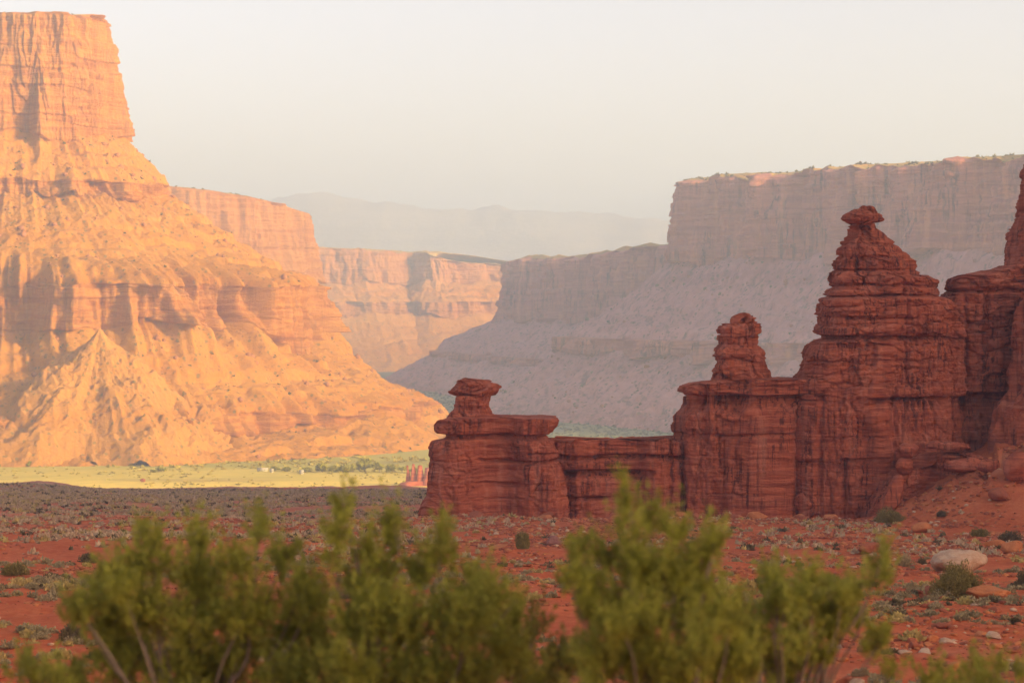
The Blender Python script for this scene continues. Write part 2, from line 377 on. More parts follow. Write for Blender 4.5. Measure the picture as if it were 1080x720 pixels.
def debris_cone():
    ax, ay, az = (105 - 540) / F * 3120, 3120, (YH - 345) / F * 3120
    n, m = 150, 420; t = np.linspace(0, 1, n)[:, None]; th = np.linspace(0, 2 * np.pi, m, endpoint=False)[None, :]
    r = t * 190 * (1 + .16 * np.sin(th * 2 + 1) + .10 * np.sin(th * 5)); z = az - (az + 208) * t ** 0.86
    x = ax + r * np.cos(th); y = ay + r * np.sin(th) * .95
    cx_, cy_ = np.cos(th) * 3, np.sin(th) * 3
    g = ridge(cx_ * .8, cy_ * .8, t * 1.6, 3, 41) * 12 * sstep(0, .5, t) + fbm(x / 42, y / 42, z / 42, 4, 42) * 20 * sstep(0, .25, t) * (1 - .5 * sstep(.7, 1, t)) + 4.5 * ridge(x / 15, y / 15, z / 15, 3, 43) * sstep(0, .15, t) + 2.2 * fbm(x / 6, y / 6, z / 6, 3, 44)
    o = put('hill', mesh_np('hill', np.stack([x, y, z + g], -1).reshape(-1, 3), [grid_faces(n, m, True)]), talus_mat('pale_debris', (0.53, 0.215, 0.040), 1.6, (0.58, 0.28, 0.075), (0.26, 0.12, 0.05), (0.22, 0.17, 0.06)))
    tag(o, 'pale cone of fallen debris against the foot of the tall left mesa', 'hill', kind='structure')
debris_cone()
# second sunlit headland behind it
V_B, K_B = mesa('second sunlit cliff headland behind the tall left mesa',
     [(-1900, 4600), (-1300, 4800), (-900, 4930), (-740, 4990), (-640, 5050), (-520, 5150), (-455, 5260), (-450, 5400), (-520, 5700), (-700, 6200)],
     [dict(r=-400, z=262), dict(r=0, z=222, ro=16, rs=80, zn=4, sd=1, tilt=1), dict(r=18, z=40, ro=16, rs=80, zo=18, zs=110, sd=1),
      dict(r=40, z=-90, ro=10, rs=90), dict(r=46, z=-120, ro=10, rs=90, zo=14, sd=3), dict(r=70, z=-206)],
     [('top', 24), ('cliff', 130), ('talus', 60), ('cliff', 30), ('talus', 50)],
     800, [M_MESA, M_TALUS, M_CAP], seed=5, side=1, rsm=80, ztilt=([0, .40, .5, .56, .62, .70, 1], [25, 27, 12, -4, -22, -50, -60]))
# sunlit canyon wall across the river bend
mesa('low sunlit canyon wall in the middle distance beyond the river bend',
     [(-1800, 7000), (-1000, 7250), (-620, 7350), (-400, 7420), (-310, 7620), (-250, 7450), (-100, 7560), (60, 7600), (300, 7700), (900, 7900)],
     [dict(r=-700, z=70), dict(r=-120, z=148, tilt=1), dict(r=-40, z=154, zn=6, tilt=1), dict(r=0, z=150, ro=14, rs=120, zn=7, sd=1, tilt=1), dict(r=22, z=62, ro=14, rs=120, zo=16, zs=140, sd=1),
      dict(r=120, z=5, ro=14, rs=100), dict(r=130, z=-40, ro=14, rs=100, zo=20, zs=120, sd=4), dict(r=330, z=-206)],
     [('top', 14), ('top', 8), ('top', 10), ('cliff', 70), ('talus', 40), ('cliff', 40), ('talus', 70)],
     900, [M_MESA, M_TALUS, M_CAP], seed=9, side=1, rsm=120, cliff_amp=1.4, ztilt=([0, .35, .45, .5, .62, .66, .75, 1], [20, 18, 8, 12, 6, -8, -38, -40]))
# shaded mesa on the right, far spur and near block
V_D, K_D = mesa('lower shaded spur of the right hand mesa ending above the river bend',
     [(1900, 7200), (1100, 6900), (300, 6500), (0, 6180), (20, 5950), (90, 5700), (190, 5300), (330, 4950), (700, 4700)],
     [dict(r=-300, z=60), dict(r=-20, z=104, zn=5, tilt=1), dict(r=0, z=96, ro=14, rs=90, zn=8, sd=2, tilt=1), dict(r=16, z=-48, ro=14, rs=90, zo=14, zs=120, sd=2),
      dict(r=170, z=-118, ro=10, rs=100), dict(r=176, z=-134, ro=10, rs=100, zo=10, sd=4), dict(r=330, z=-206)],
     [('top', 20), ('top', 10), ('cliff', 110), ('talus', 60), ('cliff', 24), ('talus', 50)],
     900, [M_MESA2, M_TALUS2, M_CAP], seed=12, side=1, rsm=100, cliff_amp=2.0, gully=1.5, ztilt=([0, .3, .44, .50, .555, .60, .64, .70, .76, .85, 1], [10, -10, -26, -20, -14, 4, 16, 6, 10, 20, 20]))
V_R, K_R = mesa('big shaded mesa behind the red towers with a flat top',
     [(1300, 5600), (760, 5250), (470, 4900), (350, 4700), (322, 4580), (352, 4470), (440, 4270), (560, 4000), (690, 3720), (850, 3420), (1150, 3250), (1700, 3150), (2600, 3300)],
     [dict(r=-420, z=246), dict(r=-24, z=232, zn=4, tilt=1), dict(r=0, z=226, ro=18, rs=80, zn=13, sd=2, tilt=1), dict(r=22, z=72, ro=15, rs=80, zo=16, zs=120, sd=2),
      dict(r=200, z=-62, ro=16, rs=100), dict(r=208, z=-96, ro=16, rs=100, zo=18, zs=90, sd=4), dict(r=400, z=-206, ro=14, rs=120)],
     [('top', 24), ('top', 12), ('cliff', 140), ('talus', 80), ('cliff', 34), ('talus', 80)],
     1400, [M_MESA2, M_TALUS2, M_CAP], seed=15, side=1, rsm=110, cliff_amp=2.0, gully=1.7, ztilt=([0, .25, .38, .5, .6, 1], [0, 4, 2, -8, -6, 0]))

# far mountains
def mountains():
    nx, ny = 420, 90
    x = np.linspace(-5400, 5400, nx)[None, :]; y = np.linspace(13900, 16600, ny)[:, None]
    px = 540 + x / 15300 * F
    crest = np.interp(px[0], [-400, 0, 200, 270, 330, 400, 450, 520, 580, 640, 720, 900, 1500], [220, 210, 207, 202, 197, 203, 208, 213, 212, 217, 222, 232, 246])
    zc = (YH - crest) / F * 15300
    prof = np.exp(-((y - 15300) / 720) ** 2)
    z = -230 + (zc[None, :] + 230) * prof * (0.93 + 0.0 * x) + 38 * prof * ridge(x / 620, y / 700, 0, 4, 31) + 26 * prof * fbm(x / 110, y / 110, 0, 4, 33)
    X = x + 0 * y; Y = y + 0 * x
    o = put('mountains', mesh_np('mountains', np.stack([X, Y, z], -1).reshape(-1, 3), [grid_faces(ny, nx)]), M_FAR, smooth=True)
    tag(o, 'pale hazy mountain range along the horizon', 'mountains', kind='structure')
mountains()

# tall cliff ridge just outside the frame on the sun side; it keeps the foreground in shade
mesa('high red cliff ridge beside the towers that shades the foreground',
     [(1500, -760), (1150, -740), (1000, -640), (860, -420), (760, -150), (640, 150), (500, 420), (420, 640), (395, 820), (410, 980), (800, 1080)],
     [dict(r=-260, z=392, tilt=1), dict(r=0, z=375, ro=12, rs=60, zn=10, sd=2, tilt=1), dict(r=20, z=60, ro=12, rs=60, zo=6, zs=60, sd=2), dict(r=150, z=-110, ro=5, rs=60)],
     [('top', 10), ('cliff', 70), ('talus', 30)], 420, [M_TOWER, M_TOWER, M_TOWER], seed=21, side=-1, rsm=90, cliff_amp=0.8, gully=.4, ztilt=([0, .45, .6, .75, 1], [0, 0, -25, -90, -140]))

# ------------------------------------------------------------------ red sandstone towers (foreground fin)
Y2Z = lambda py, D: (YH - np.asarray(py, float)) / F * D
D0 = 450.0; PX = D0 / F
rng = np.random.default_rng(7)
# strata shared by the whole fin: boundary rows in photo pixels with the depth of the groove in px
_rows = [(243, 2.0), (256, 1.2), (270, 1.6), (283, 1.4), (299, 2.6), (310, 3.0), (322, 1.6), (333, 1.4), (342, 1.2), (352, 3.2), (364, 1.0), (378, 1.2), (391, 1.6), (401, 1.0),
         (417, 3.4), (428, 1.0), (441, 1.4), (455, 2.2), (466, 1.6), (481, 2.6), (492, 1.2), (505, 1.6), (518, 2.4), (531, 1.0)]
LB = np.array([r for r, _ in _rows], float); LG = np.array([g * (1 if r < 418 else .7 if r in (455, 481, 518) else .2) for r, g in _rows], float)

def cell_block(s, py, seed, wide):
    """rounded joint blocks: per layer, random joint spacing; returns outward offset in px"""
    fid = np.floor(s / 31 + 0.5 * fbm(s / 50, py / 60, 0, 2, seed + 70) + h3(np.zeros(1, int), np.zeros(1, int), np.zeros(1, int), seed)[0]).astype(np.int64)
    lw = py + 9 * (h3(fid, fid * 0, fid * 0, seed + 71) - .5) * sstep(225, 300, py) + 4.5 * fbm(s / 70, py / 90, 0, 3, seed + 1) + 1.2 * vn(s / 12, py / 20, 0, seed + 2)
    k = np.searchsorted(LB, lw)
    lo = np.concatenate([[LB[0] - 14], LB])[k]; hi = np.concatenate([LB, [LB[-1] + 22]])[np.minimum(k, len(LB))]
    kf = k.astype(float)
    sp = wide * (0.6 + 1.1 * h3(k, k * 0 + 3, k * 0, seed + 3))
    u = (s + 3.0 * vn(s / 25, py / 25, 0, seed + 4)) / sp + 7.7 * h3(k, k * 0 + 5, k * 0, seed + 5)
    cu = np.floor(u); fu = u - cu
    jit = h3(cu.astype(np.int64), k, k * 0, seed + 6)
    eu = np.minimum(fu, 1 - fu) * sp; ez = np.minimum(lw - lo, hi - lw)
    dl = np.abs(lw - np.clip(lo, 0, None)); 
    g = LG[np.clip(k, 0, len(LG) - 1)]; gu = LG[np.clip(k - 1, 0, len(LG) - 1)]
    gr = np.where(hi - lw < lw - lo, g, gu)
    vary = 1.5 * np.clip(0.28 + 1.5 * fbm(s / 34, kf * 5.3, 0, 3, seed + 7), 0, 1)
    groove = -gr * vary * np.exp(-(ez / 0.95) ** 2)
    open_ = np.clip(vn(cu * 3.7 + 0.5, kf * 2.9 + 0.5, 0, seed + 9) * 1.8 + 0.25, 0, 1)
    joint = -1.7 * open_ * np.exp(-(eu / 0.85) ** 2)
    lay = (h3(k, k * 0 + 9, k * 0, seed + 8) - 0.5) * 3.0 * (0.5 + np.clip(0.5 + 1.3 * fbm(s / 50, kf * 3.3, 0, 2, seed + 12), 0, 1))
    pill = 0.8 * np.clip(1 - ((lw - (lo + hi) / 2) / ((hi - lo) / 2 + 1e-6)) ** 2, 0, 1)
    wl = 1 - 0.8 * sstep(408, 424, py)
    return (lay * 1.7 + pill * 1.5) * wl + (jit - 0.5) * 3.4 * open_ * (.4 + .6 * wl) + groove * 1.35 + joint * 1.25 * (.5 + .5 * wl)

def loft(name, prof, D, bmax, seed, flute=1.0, wide=16, p=4.5, kdepth=0.85, nper=520, dz=0.75, yoff=0.0, block=1.0, bmin=0.0, parent=None, mat=None, extra=None, front=None, topvar=0.0, chip=1.0):
    """prof rows (py, xl, xr) in photo px at distance D; closed solid"""
    q = np.array(prof, float); q = q[np.argsort(q[:, 0], kind='stable')]
    # resample along the longer of the two side contours
    seg = np.maximum(np.hypot(np.diff(q[:, 0]), np.diff(q[:, 1])), np.hypot(np.diff(q[:, 0]), np.diff(q[:, 2])))
    s = np.concatenate([[0], np.cumsum(seg)]); n = int(s[-1] / dz); t = np.linspace(0, s[-1], n)
    py = np.interp(t, s, q[:, 0]); xl = np.interp(t, s, q[:, 1]); xr = np.interp(t, s, q[:, 2])
    kk = np.hanning(7)[1:-1]; kk /= kk.sum()
    sm = lambda a: np.convolve(np.pad(a, 2, mode='edge'), kk, 'valid')
    xl, xr = sm(xl), sm(xr)
    px = D / F; cx = (xl + xr) / 2; a = (xr - xl) / 2
    b = np.minimum(bmax, np.maximum(kdepth * a, bmin)); b = np.minimum(b, np.maximum(a * 1.6, 0.5))
    # perimeter angle, denser on the camera side
    ph = np.linspace(0, 2 * np.pi, nper, endpoint=False); ph = ph + 0.55 * np.sin(2 * ph) * 0.0 + 0.45 * np.cos(ph)
    # ph = -pi/2 is the side that faces the camera
    c, sn = np.cos(ph), np.sin(ph)
    ux = np.sign(c) * np.abs(c) ** (2 / p); uy = np.sign(sn) * np.abs(sn) ** (2 / p)
    X = cx[:, None] + a[:, None] * ux; Yd = b[:, None] * uy + yoff
    if front is not None: Yd = Yd + front(X, py[:, None])
    PYg = np.broadcast_to(py[:, None], X.shape)
    S = X + np.where(sn > 0, 400, 0) + 0.9 * Yd        # running coordinate round the rock, in px
    # outward plan direction
    nx = ux / np.maximum(a[:, None], 3) ; ny = uy / np.maximum(b[:, None], 3)
    nx = np.sign(c) * np.abs(c) ** (2 - 2 / p) / np.maximum(a[:, None], 2); ny = np.sign(sn) * np.abs(sn) ** (2 - 2 / p) / np.maximum(b[:, None], 2)
    l = np.hypot(nx, ny) + 1e-9; nx /= l; ny /= l
    d = block * cell_block(S, PYg, seed, wide)
    big = fbm(S / 46, 0, PYg / 260, 3, seed + 24)
    d = d + 12.0 * big + 4.0 * np.round(big * 7 + 0.4 * fbm(S / 20, 0, PYg / 40, 2, seed + 25)) / 2.2      # faceted buttresses
    d = d + 4.0 * fbm(S / 34, Yd / 34, PYg / 60, 4, seed + 20) + 2.4 * fbm(S / 10, Yd / 10, PYg / 6, 5, seed + 22, 0.62)
    fw = flute * (0.35 + 0.65 * np.clip(0.5 + fbm(S / 60, 0, PYg / 40, 2, seed + 30) * 1.6, 0, 1))
    d = d + fw * (.5 + 1.1 * sstep(405, 430, PYg)) * (1.7 * ridge(S / 13, 0, PYg / 120, 2, seed + 31) + 1.1 * ridge(S / 4.6, 0, PYg / 45, 2, seed + 32) - 0.6)
    uu = S + 4 * fbm(S / 16, 0, PYg / 16, 3, seed + 80); vv = PYg + 3 * fbm(S / 16, 0, PYg / 16, 3, seed + 81)
    low = sstep(420, 432, PYg)
    w1, e1 = worley(uu / 24, vv / 17, seed + 82); w2, e2 = worley(uu / 9.5, vv / 6.0, seed + 83); w3, e3 = worley(uu / 4.2, vv / 2.8, seed + 84)
    t1, g1 = worley(uu / 13, vv / 55, seed + 86); t2, g2 = worley(uu / 6, vv / 22, seed + 87)
    w1 = w1 * (1 - low) + t1 * low; e1 = e1 * (1 - low) + g1 * low; w2 = w2 * (1 - low) + t2 * low; e2 = e2 * (1 - low) + g2 * low
    bw = chip * (1 - .25 * low)
    d = d + bw * (6.0 * (w1 - .5) + 3.4 * (w2 - .5) + 1.5 * (w3 - .5) - 1.8 * np.exp(-(e1 / .05) ** 2) - 1.0 * np.exp(-(e2 / .09) ** 2))
    if extra is not None: d = d + extra(X, PYg, S)
    d = d - 2.2
    lim = np.minimum(1.0, (np.minimum(a, b) / 9.0))[:, None]      # calmer on thin necks
    sil = 0.62 + 0.38 * np.abs(ny)                               # keep the outline close to the traced one
    d = d * np.clip(lim, .3, 1) * sil
    X = X + nx * d; Yd = Yd + ny * d
    if topvar: PYg = PYg + topvar * np.exp(-(PYg - py[0]) / 7.0) * (np.round(2.2 * vn(S / 15, 0, 0, seed + 60)) / 2.2 + .5 * vn(S / 5, 0, 0, seed + 61) + 1.6 * np.exp(-((S - 622) / 2.5) ** 2))
    PYo = PYg + 0.7 * fbm(X / 11, Yd / 11, PYg / 11, 3, seed + 40)
    xyz = np.stack([(X - 540) * px, D + Yd * px, (YH - PYo) * px], -1)
    V = xyz.reshape(-1, 3); nr, nc = X.shape
    top = [cx[0], 0]; V = np.vstack([V, [[(cx[0] - 540) * px, D + (yoff + (float(front(cx[0], py[0])) if front else 0)) * px, (YH - py[0] + 0.6) * px], [(cx[-1] - 540) * px, D + yoff * px, (YH - py[-1]) * px]]])
    j = np.arange(nc)
    caps = np.vstack([np.stack([np.full(nc, len(V) - 2), (j + 1) % nc, j], -1), np.stack([np.full(nc, len(V) - 1), (nr - 1) * nc + j, (nr - 1) * nc + (j + 1) % nc], -1)])
    o = put(name, mesh_np(name, V, [grid_faces(nr, nc, True)[:, ::-1], caps]), mat or M_TOWER, parent)
    return o

fin = empty('rock_formation', (P(700, 545, D0)[0], D0, P(700, 545, D0)[2]))
tag(fin, 'jagged red sandstone fin with three capped towers joined by a low wall', 'rock formation')
def inpar(o):
    o.matrix_parent_inverse = Matrix.Translation(-fin.location); return o

A_body = [(436, 477, 518), (438, 476, 521), (439.5, 474, 583), (442.5, 467, 585), (447.5, 464, 583), (452, 465, 579), (455, 467, 576), (458, 470, 573), (461, 470, 573), (463, 463, 576),
          (471, 461, 579), (480, 463, 582), (500, 461, 585), (520, 457.5, 588), (530, 452.5, 590), (540, 449, 592), (556, 442, 594)]
A_neck = [(416.5, 482, 514.5), (424, 482.5, 514), (430, 480, 514.5), (434, 477.5, 517), (440, 474, 522)]
A_cap = [(398.7, 485, 497), (401, 480, 514), (404, 477.5, 520.5), (409, 474.5, 521), (412.5, 472.5, 520), (415.5, 474.5, 518), (417.3, 480, 515), (418.5, 484, 512)]
B_wall = [(463, 572, 724), (465, 570, 728), (476, 570, 730), (481, 572, 730), (500, 569, 730), (556, 568, 732)]
C_body = [(399, 752, 880), (401, 746, 884), (404, 726, 890), (407, 718, 895), (412.5, 716.5, 897), (416, 719, 897), (424.7, 719, 898), (438, 715, 899), (449, 713.5, 900), (454, 716, 900), (480, 716, 900), (530, 714, 900), (556, 713, 900)]
C_pin = [(341, 768, 795), (344.7, 763.5, 797.5), (353, 762.5, 798), (357, 762, 796.5), (362, 762.5, 795.5), (367, 760, 796.6), (372.5, 758, 801), (384.7, 755, 803), (393.4, 753, 806), (402, 749, 811)]
C_cap = [(330, 780, 789), (332.6, 774.7, 795), (336, 769.5, 797), (339.5, 767, 797.5), (341.5, 768, 795)]
M_cap = [(220.5, 901, 925), (223.6, 896, 929.5), (227.8, 891, 932.5), (231, 889.5, 933.5), (233.5, 893, 932), (236, 897, 925), (238, 900, 921)]
M_head = [(219, 905, 910), (218, 909, 913), (217.6, 915, 922)]
M_up = [(235.5, 897.5, 923), (240, 896.5, 925), (243, 896.5, 929), (248.6, 897, 933), (251, 893, 936), (255.5, 888.6, 940.5), (264, 882, 945.5), (269.4, 881.5, 952.5), (275, 876, 959.5), (283, 874, 962), (290, 871, 966),
        (293, 870, 982), (298.6, 871, 986), (304, 872, 987), (310, 865, 988), (316.7, 861.4, 996), (322, 862, 1000), (333, 862, 1001), (351.4, 860, 1001), (356, 861, 1001), (363, 850, 1001), (378, 846, 1001), (391.7, 841.4, 1001), (402, 836, 1002),
        (420, 834, 1002), (470, 832, 1003), (556, 830, 1006)]
M_right = [(290, 952, 972), (293, 948, 980), (295, 945, 984), (299, 944, 987), (310, 942, 987.5), (316.7, 940, 997), (322, 940, 1002), (330, 938, 1008), (360, 936, 1012), (400, 934, 1016), (556, 930, 1020)]
S_wall = [(281, 1064, 1150), (284, 1056, 1152), (287, 1040, 1154), (290, 1022, 1156), (294, 1014, 1158), (300, 1011.5, 1160), (306, 1011, 1160), (311, 1009, 1160), (318, 1002, 1162), (327, 998, 1164), (345, 985, 1166), (400, 975, 1168), (556, 965, 1170)]
F_fin = [(y_, a_ + 5, b_ + 5) for y_, a_, b_ in [(290, 1084, 1170), (300, 1081, 1175), (315, 1076, 1178), (330, 1071.5, 1180), (345, 1068, 1182), (361, 1067.5, 1184), (383, 1066, 1186), (400, 1062, 1188), (410, 1063, 1190), (422, 1057, 1190), (432, 1051, 1192), (447, 1049, 1194), (466, 1046, 1196), (520, 1044, 1200), (556, 1042, 1204)]]

def undercut(row, depth, below, drip=0.0, x0=-1e9, x1=1e9, seed=0):
    def f(X, PYg, S):
        r = row + 1.5 * vn(S / 20, 0, 0, seed)
        w = sstep(x0, x0 + 6, X) * (1 - sstep(x1 - 6, x1, X))
        prof = sstep(0, 1.6, PYg - r) * (1 - sstep(2, below, PYg - r))
        dr = 1 + drip * ridge(S / 5, 0, PYg / 60, 2, seed + 1)
        return -1.5 * depth * w * prof * np.clip(dr, 0.1, 2.5)
    return f
def addf(*fs): return lambda X, Pg, S: sum(f(X, Pg, S) for f in fs)
def cut(xc, w, y0, y1, depth, lean=0.0):
    return lambda X, Pg, S: -depth * np.exp(-((X - xc - lean * (Pg - y0) - 1.5 * vn(X * 0, Pg / 9, 0, int(xc))) / w) ** 2) * sstep(y0 - 3, y0 + 3, Pg) * (1 - sstep(y1 - 5, y1 + 5, Pg))

inpar(loft('tower', A_body, D0, 46, 101, extra=addf(undercut(455, 5, 10, .3, seed=1), undercut(481, 3.5, 7, .8, 500, 590, seed=2), undercut(505, 2.5, 8, .5, 500, 560, seed=5), cut(546, 1.6, 470, 540, 4)), parent=fin))
tw = [o for o in SC.objects if o.name == 'tower'][0]
nk = loft('neck', A_neck, D0, 20, 111, parent=tw, nper=300, wide=12); ck = loft('caprock', A_cap, D0, 22, 121, parent=tw, nper=360, wide=14, block=.8, p=3.4, chip=1.7)
wl = inpar(loft('wall', B_wall, D0, 24, 131, yoff=4, extra=addf(undercut(478, 5, 9, .8, seed=3), undercut(494, 7, 14, .9, 580, 690, seed=4), undercut(520, 4, 8, .6, 585, 650, seed=6)), parent=fin, bmin=24, topvar=2.6))
mb = inpar(loft('middle_block', C_body, D0, 44, 141, wide=20, flute=1.5, extra=addf(undercut(414, 9, 26, 1.1, seed=7), undercut(455, 2.5, 6, .3, seed=9), cut(802, 2.2, 420, 550, 5), cut(838, 4, 430, 548, 7), cut(760, 1.4, 455, 540, 3)), parent=fin))
pn = loft('pinnacle', C_pin, D0, 22, 151, parent=mb, nper=320, wide=14, yoff=2)
pc = loft('caprock', C_cap, D0, 17, 161, parent=mb, nper=260, wide=12, block=.6, p=3.0, yoff=2, chip=1.5)
mt = inpar(loft('main_tower', M_up, D0, 62, 171, wide=17, nper=900, p=3.2, kdepth=.95, yoff=4, extra=addf(undercut(310, 5, 5, .2, seed=11), undercut(299, 4, 5, .2, seed=31), undercut(283, 3.5, 5, .2, seed=32), undercut(256, 2.5, 5, .2, seed=33), undercut(333, 3, 5, .4, 880, 960, seed=34), undercut(352, 6.5, 8, .3, seed=12), undercut(416, 5, 22, .9, 905, 1000, seed=13), undercut(478, 4, 8, .5, 880, 930, seed=14), cut(858, 3, 400, 545, 6), cut(884, 2.5, 480, 548, 7), cut(935, 3.5, 405, 545, 8), cut(950, 2, 300, 400, 5), cut(913, 2, 355, 400, 3)), parent=fin))
loft('knob', [(217.4, 909, 912), (218.5, 907, 914), (221, 905, 915), (224, 904, 916)], D0, 6, 185, parent=mt, nper=80, block=.2, chip=.5, yoff=-4)
loft('knob', [(217.2, 915, 920), (218.5, 914, 922.5), (221, 913, 924), (224, 912, 925)], D0, 7, 186, parent=mt, nper=80, block=.2, chip=.5, yoff=5)
mc = loft('caprock', M_cap, D0, 22, 181, parent=mt, nper=320, wide=14, block=.5, p=2.8, yoff=3, chip=1.6)
ms = inpar(loft('shoulder', M_right, D0, 38, 191, yoff=10, wide=18, extra=addf(undercut(416, 5, 20, .9, seed=15), undercut(310, 2.5, 5, .2, seed=16)), parent=fin))
sw = inpar(loft('back_wall', S_wall, D0, 44, 201, yoff=38, wide=22, flute=1.6, nper=700, extra=addf(undercut(304, 4, 5, .2, seed=17), undercut(414, 9, 40, .9, seed=18), cut(1018, 2, 305, 400, 5), cut(1038, 2, 310, 400, 5), cut(1000, 3, 420, 545, 6)), parent=fin, bmin=44, topvar=2.0))
ff = loft('rock_fin', F_fin, 440.0, 46, 211, wide=24, flute=2.6, nper=620, block=.7, p=2.6)
tag(ff, 'fluted red rock fin at the right edge standing nearer than the wall', 'rock formation')
T_tow = [(y_, a_ + 5, b_ + 5) for y_, a_, b_ in [(120, 1100, 1128), (126, 1094, 1132), (160, 1086, 1136), (170, 1081, 1138), (180, 1077, 1140), (200, 1074, 1142), (225, 1071, 1146), (240, 1067, 1150), (262, 1064, 1152), (280, 1061.5, 1156), (330, 1060, 1160), (560, 1050, 1176)]]
tt = loft('rock_tower', T_tow, 520.0, 34, 221, wide=18, flute=1.4, nper=420)
tag(tt, 'tall narrow red rock tower rising behind the right end of the fin', 'rock formation')

oc = loft('rock_outcrop', [(477, 978, 1020), (482, 972, 1034), (490, 964, 1044), (498, 942, 1050), (508, 933, 1054), (525, 923, 1058), (545, 913, 1062), (562, 908, 1066)], 438.0, 24, 231, nper=420, wide=14, flute=.4, chip=1.4, kdepth=.9)
tag(oc, 'stepped red outcrop in the scree carrying two stacked round rocks and a long slab', 'rock formation')

# ------------------------------------------------------------------ haze
def haze():
    x0, x1, y0, y1, z0, z1 = -6000, 6000, -1500, 17200, -260, 760
    V = [(x, y, z) for z in (z0, z1) for y in (y0, y1) for x in (x0, x1)]
    f = [(0, 2, 3, 1), (4, 5, 7, 6), (0, 1, 5, 4), (2, 6, 7, 3), (0, 4, 6, 2), (1, 3, 7, 5)]
    m = bpy.data.materials.new('haze'); m.use_nodes = True; t = m.node_tree; t.nodes.clear()
    o = t.nodes.new('ShaderNodeOutputMaterial'); v = t.nodes.new('ShaderNodeVolumePrincipled')
    v.inputs['Color'].default_value = (0.52, 0.70, 1.0, 1); v.inputs['Density'].default_value = HAZE_DENSITY; v.inputs['Anisotropy'].default_value = 0.1
    t.links.new(v.outputs[0], o.inputs['Volume'])
    tag(put('haze', mesh_np('haze', V, [f]), m), 'pale warm haze filling the valley air', 'haze', kind='stuff')
haze()

# ------------------------------------------------------------------ plants and stones
def ground_at(px, py, lo=40, hi=1200):
    """ground point seen at a photo pixel"""
    D = np.linspace(lo, hi, 6000); x = (px - 540) / F * D
    row = YH - gz(x, D) / D * F
    ok = np.where(row <= py)[0]
    d = D[ok[0]] if len(ok) else 1000.0
    x = (px - 540) / F * d
    return x, d, float(gz(x, d))

def leaf_cloud(n, rg, size, squash=0.75, up=0.6, inner=0.55, flat=False):
    """n small leaf faces filling a dome of radius 1; returns verts (n*4,3), quads"""
    d = rg.normal(size=(n, 3)); d[:, 2] = np.abs(d[:, 2]) * 0.95 + 0.02; d /= np.linalg.norm(d, axis=1)[:, None]
    r = inner + (1 - inner) * rg.random(n) ** 0.6
    lump = 0.78 + 0.3 * vn(d[:, 0] * 2.3, d[:, 1] * 2.3, d[:, 2] * 2.3, int(rg.integers(1000)))
    c = d * (r * lump)[:, None]; c[:, 2] *= squash
    ax = d + np.array([0, 0, up]) + rg.normal(size=(n, 3)) * 0.5; ax /= np.linalg.norm(ax, axis=1)[:, None]
    sd = np.cross(ax, rg.normal(size=(n, 3))); sd /= np.linalg.norm(sd, axis=1)[:, None] + 1e-9
    L = size * (0.7 + 0.7 * rg.random(n))[:, None]; Wd = L * (0.32 + 0.2 * rg.random(n))[:, None]
    V = np.stack([c - ax * L * .5, c + sd * Wd, c + ax * L, c - sd * Wd], 1).reshape(-1, 3)
    V[:, 2] = np.maximum(V[:, 2], -0.03)
    return V, np.arange(n * 4).reshape(-1, 4)

def leaf_mat(name, a, b, dark, sc=1.2, trans=0.0):
    t = NT(name, 0.9)
    c = t.mix(t.mapr(t.noise(t.pos, sc, 3, 0.6), 0.35, 0.65), a, b)
    rnd = t.geo.outputs['Random Per Island']
    c = t.mix(t.math('MULTIPLY', rnd, 0.55), c, dark)
    if trans:
        tr = t.N.new('ShaderNodeBsdfTranslucent'); t.K.new(c, tr.inputs['Color']); mx = t.N.new('ShaderNodeMixShader'); mx.inputs[0].default_value = trans
        t.K.new(t.b.outputs[0], mx.inputs[1]); t.K.new(tr.outputs[0], mx.inputs[2]); t.K.new(mx.outputs[0], t.N['Material Output'].inputs['Surface'])
    return t.color(c)
M_SAGE = leaf_mat('sagebrush_leaf', (0.44, 0.34, 0.20), (0.34, 0.28, 0.16), (0.19, 0.15, 0.09), 0.35)
M_STRAW = leaf_mat('straw_grass', (0.58, 0.42, 0.18), (0.50, 0.39, 0.15), (0.30, 0.22, 0.09), 0.5)
M_GREEN = leaf_mat('green_bush_leaf', (0.22, 0.18, 0.065), (0.29, 0.23, 0.09), (0.10, 0.085, 0.035), 0.8)
M_DARKB = leaf_mat('dark_bush_leaf', (0.15, 0.115, 0.065), (0.20, 0.155, 0.085), (0.07, 0.055, 0.035), 0.8)
M_JUN = leaf_mat('juniper_leaf', (0.50, 0.50, 0.10), (0.29, 0.31, 0.07), (0.18, 0.19, 0.05), 4.5, .45)
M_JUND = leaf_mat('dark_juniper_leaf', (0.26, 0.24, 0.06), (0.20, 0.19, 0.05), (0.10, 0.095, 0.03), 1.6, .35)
M_COTTON = leaf_mat('cottonwood_leaf', (0.42, 0.38, 0.05), (0.33, 0.32, 0.045), (0.18, 0.18, 0.04), 0.1)
M_VSHRUB = leaf_mat('valley_brush', (0.56, 0.42, 0.08), (0.42, 0.36, 0.07), (0.28, 0.24, 0.06), 0.02)
tb = NT('juniper_bark', 0.95); M_BARK = None
tb.bump(tb.noise(tb.scale(tb.pos, (14, 14, 2)), 1, 4), .8, .05)
M_BARK = tb.color(tb.mix(tb.noise(tb.scale(tb.pos, (10, 10, 1.5)), 1, 4), (0.12, 0.085, 0.065), (0.30, 0.23, 0.18)))

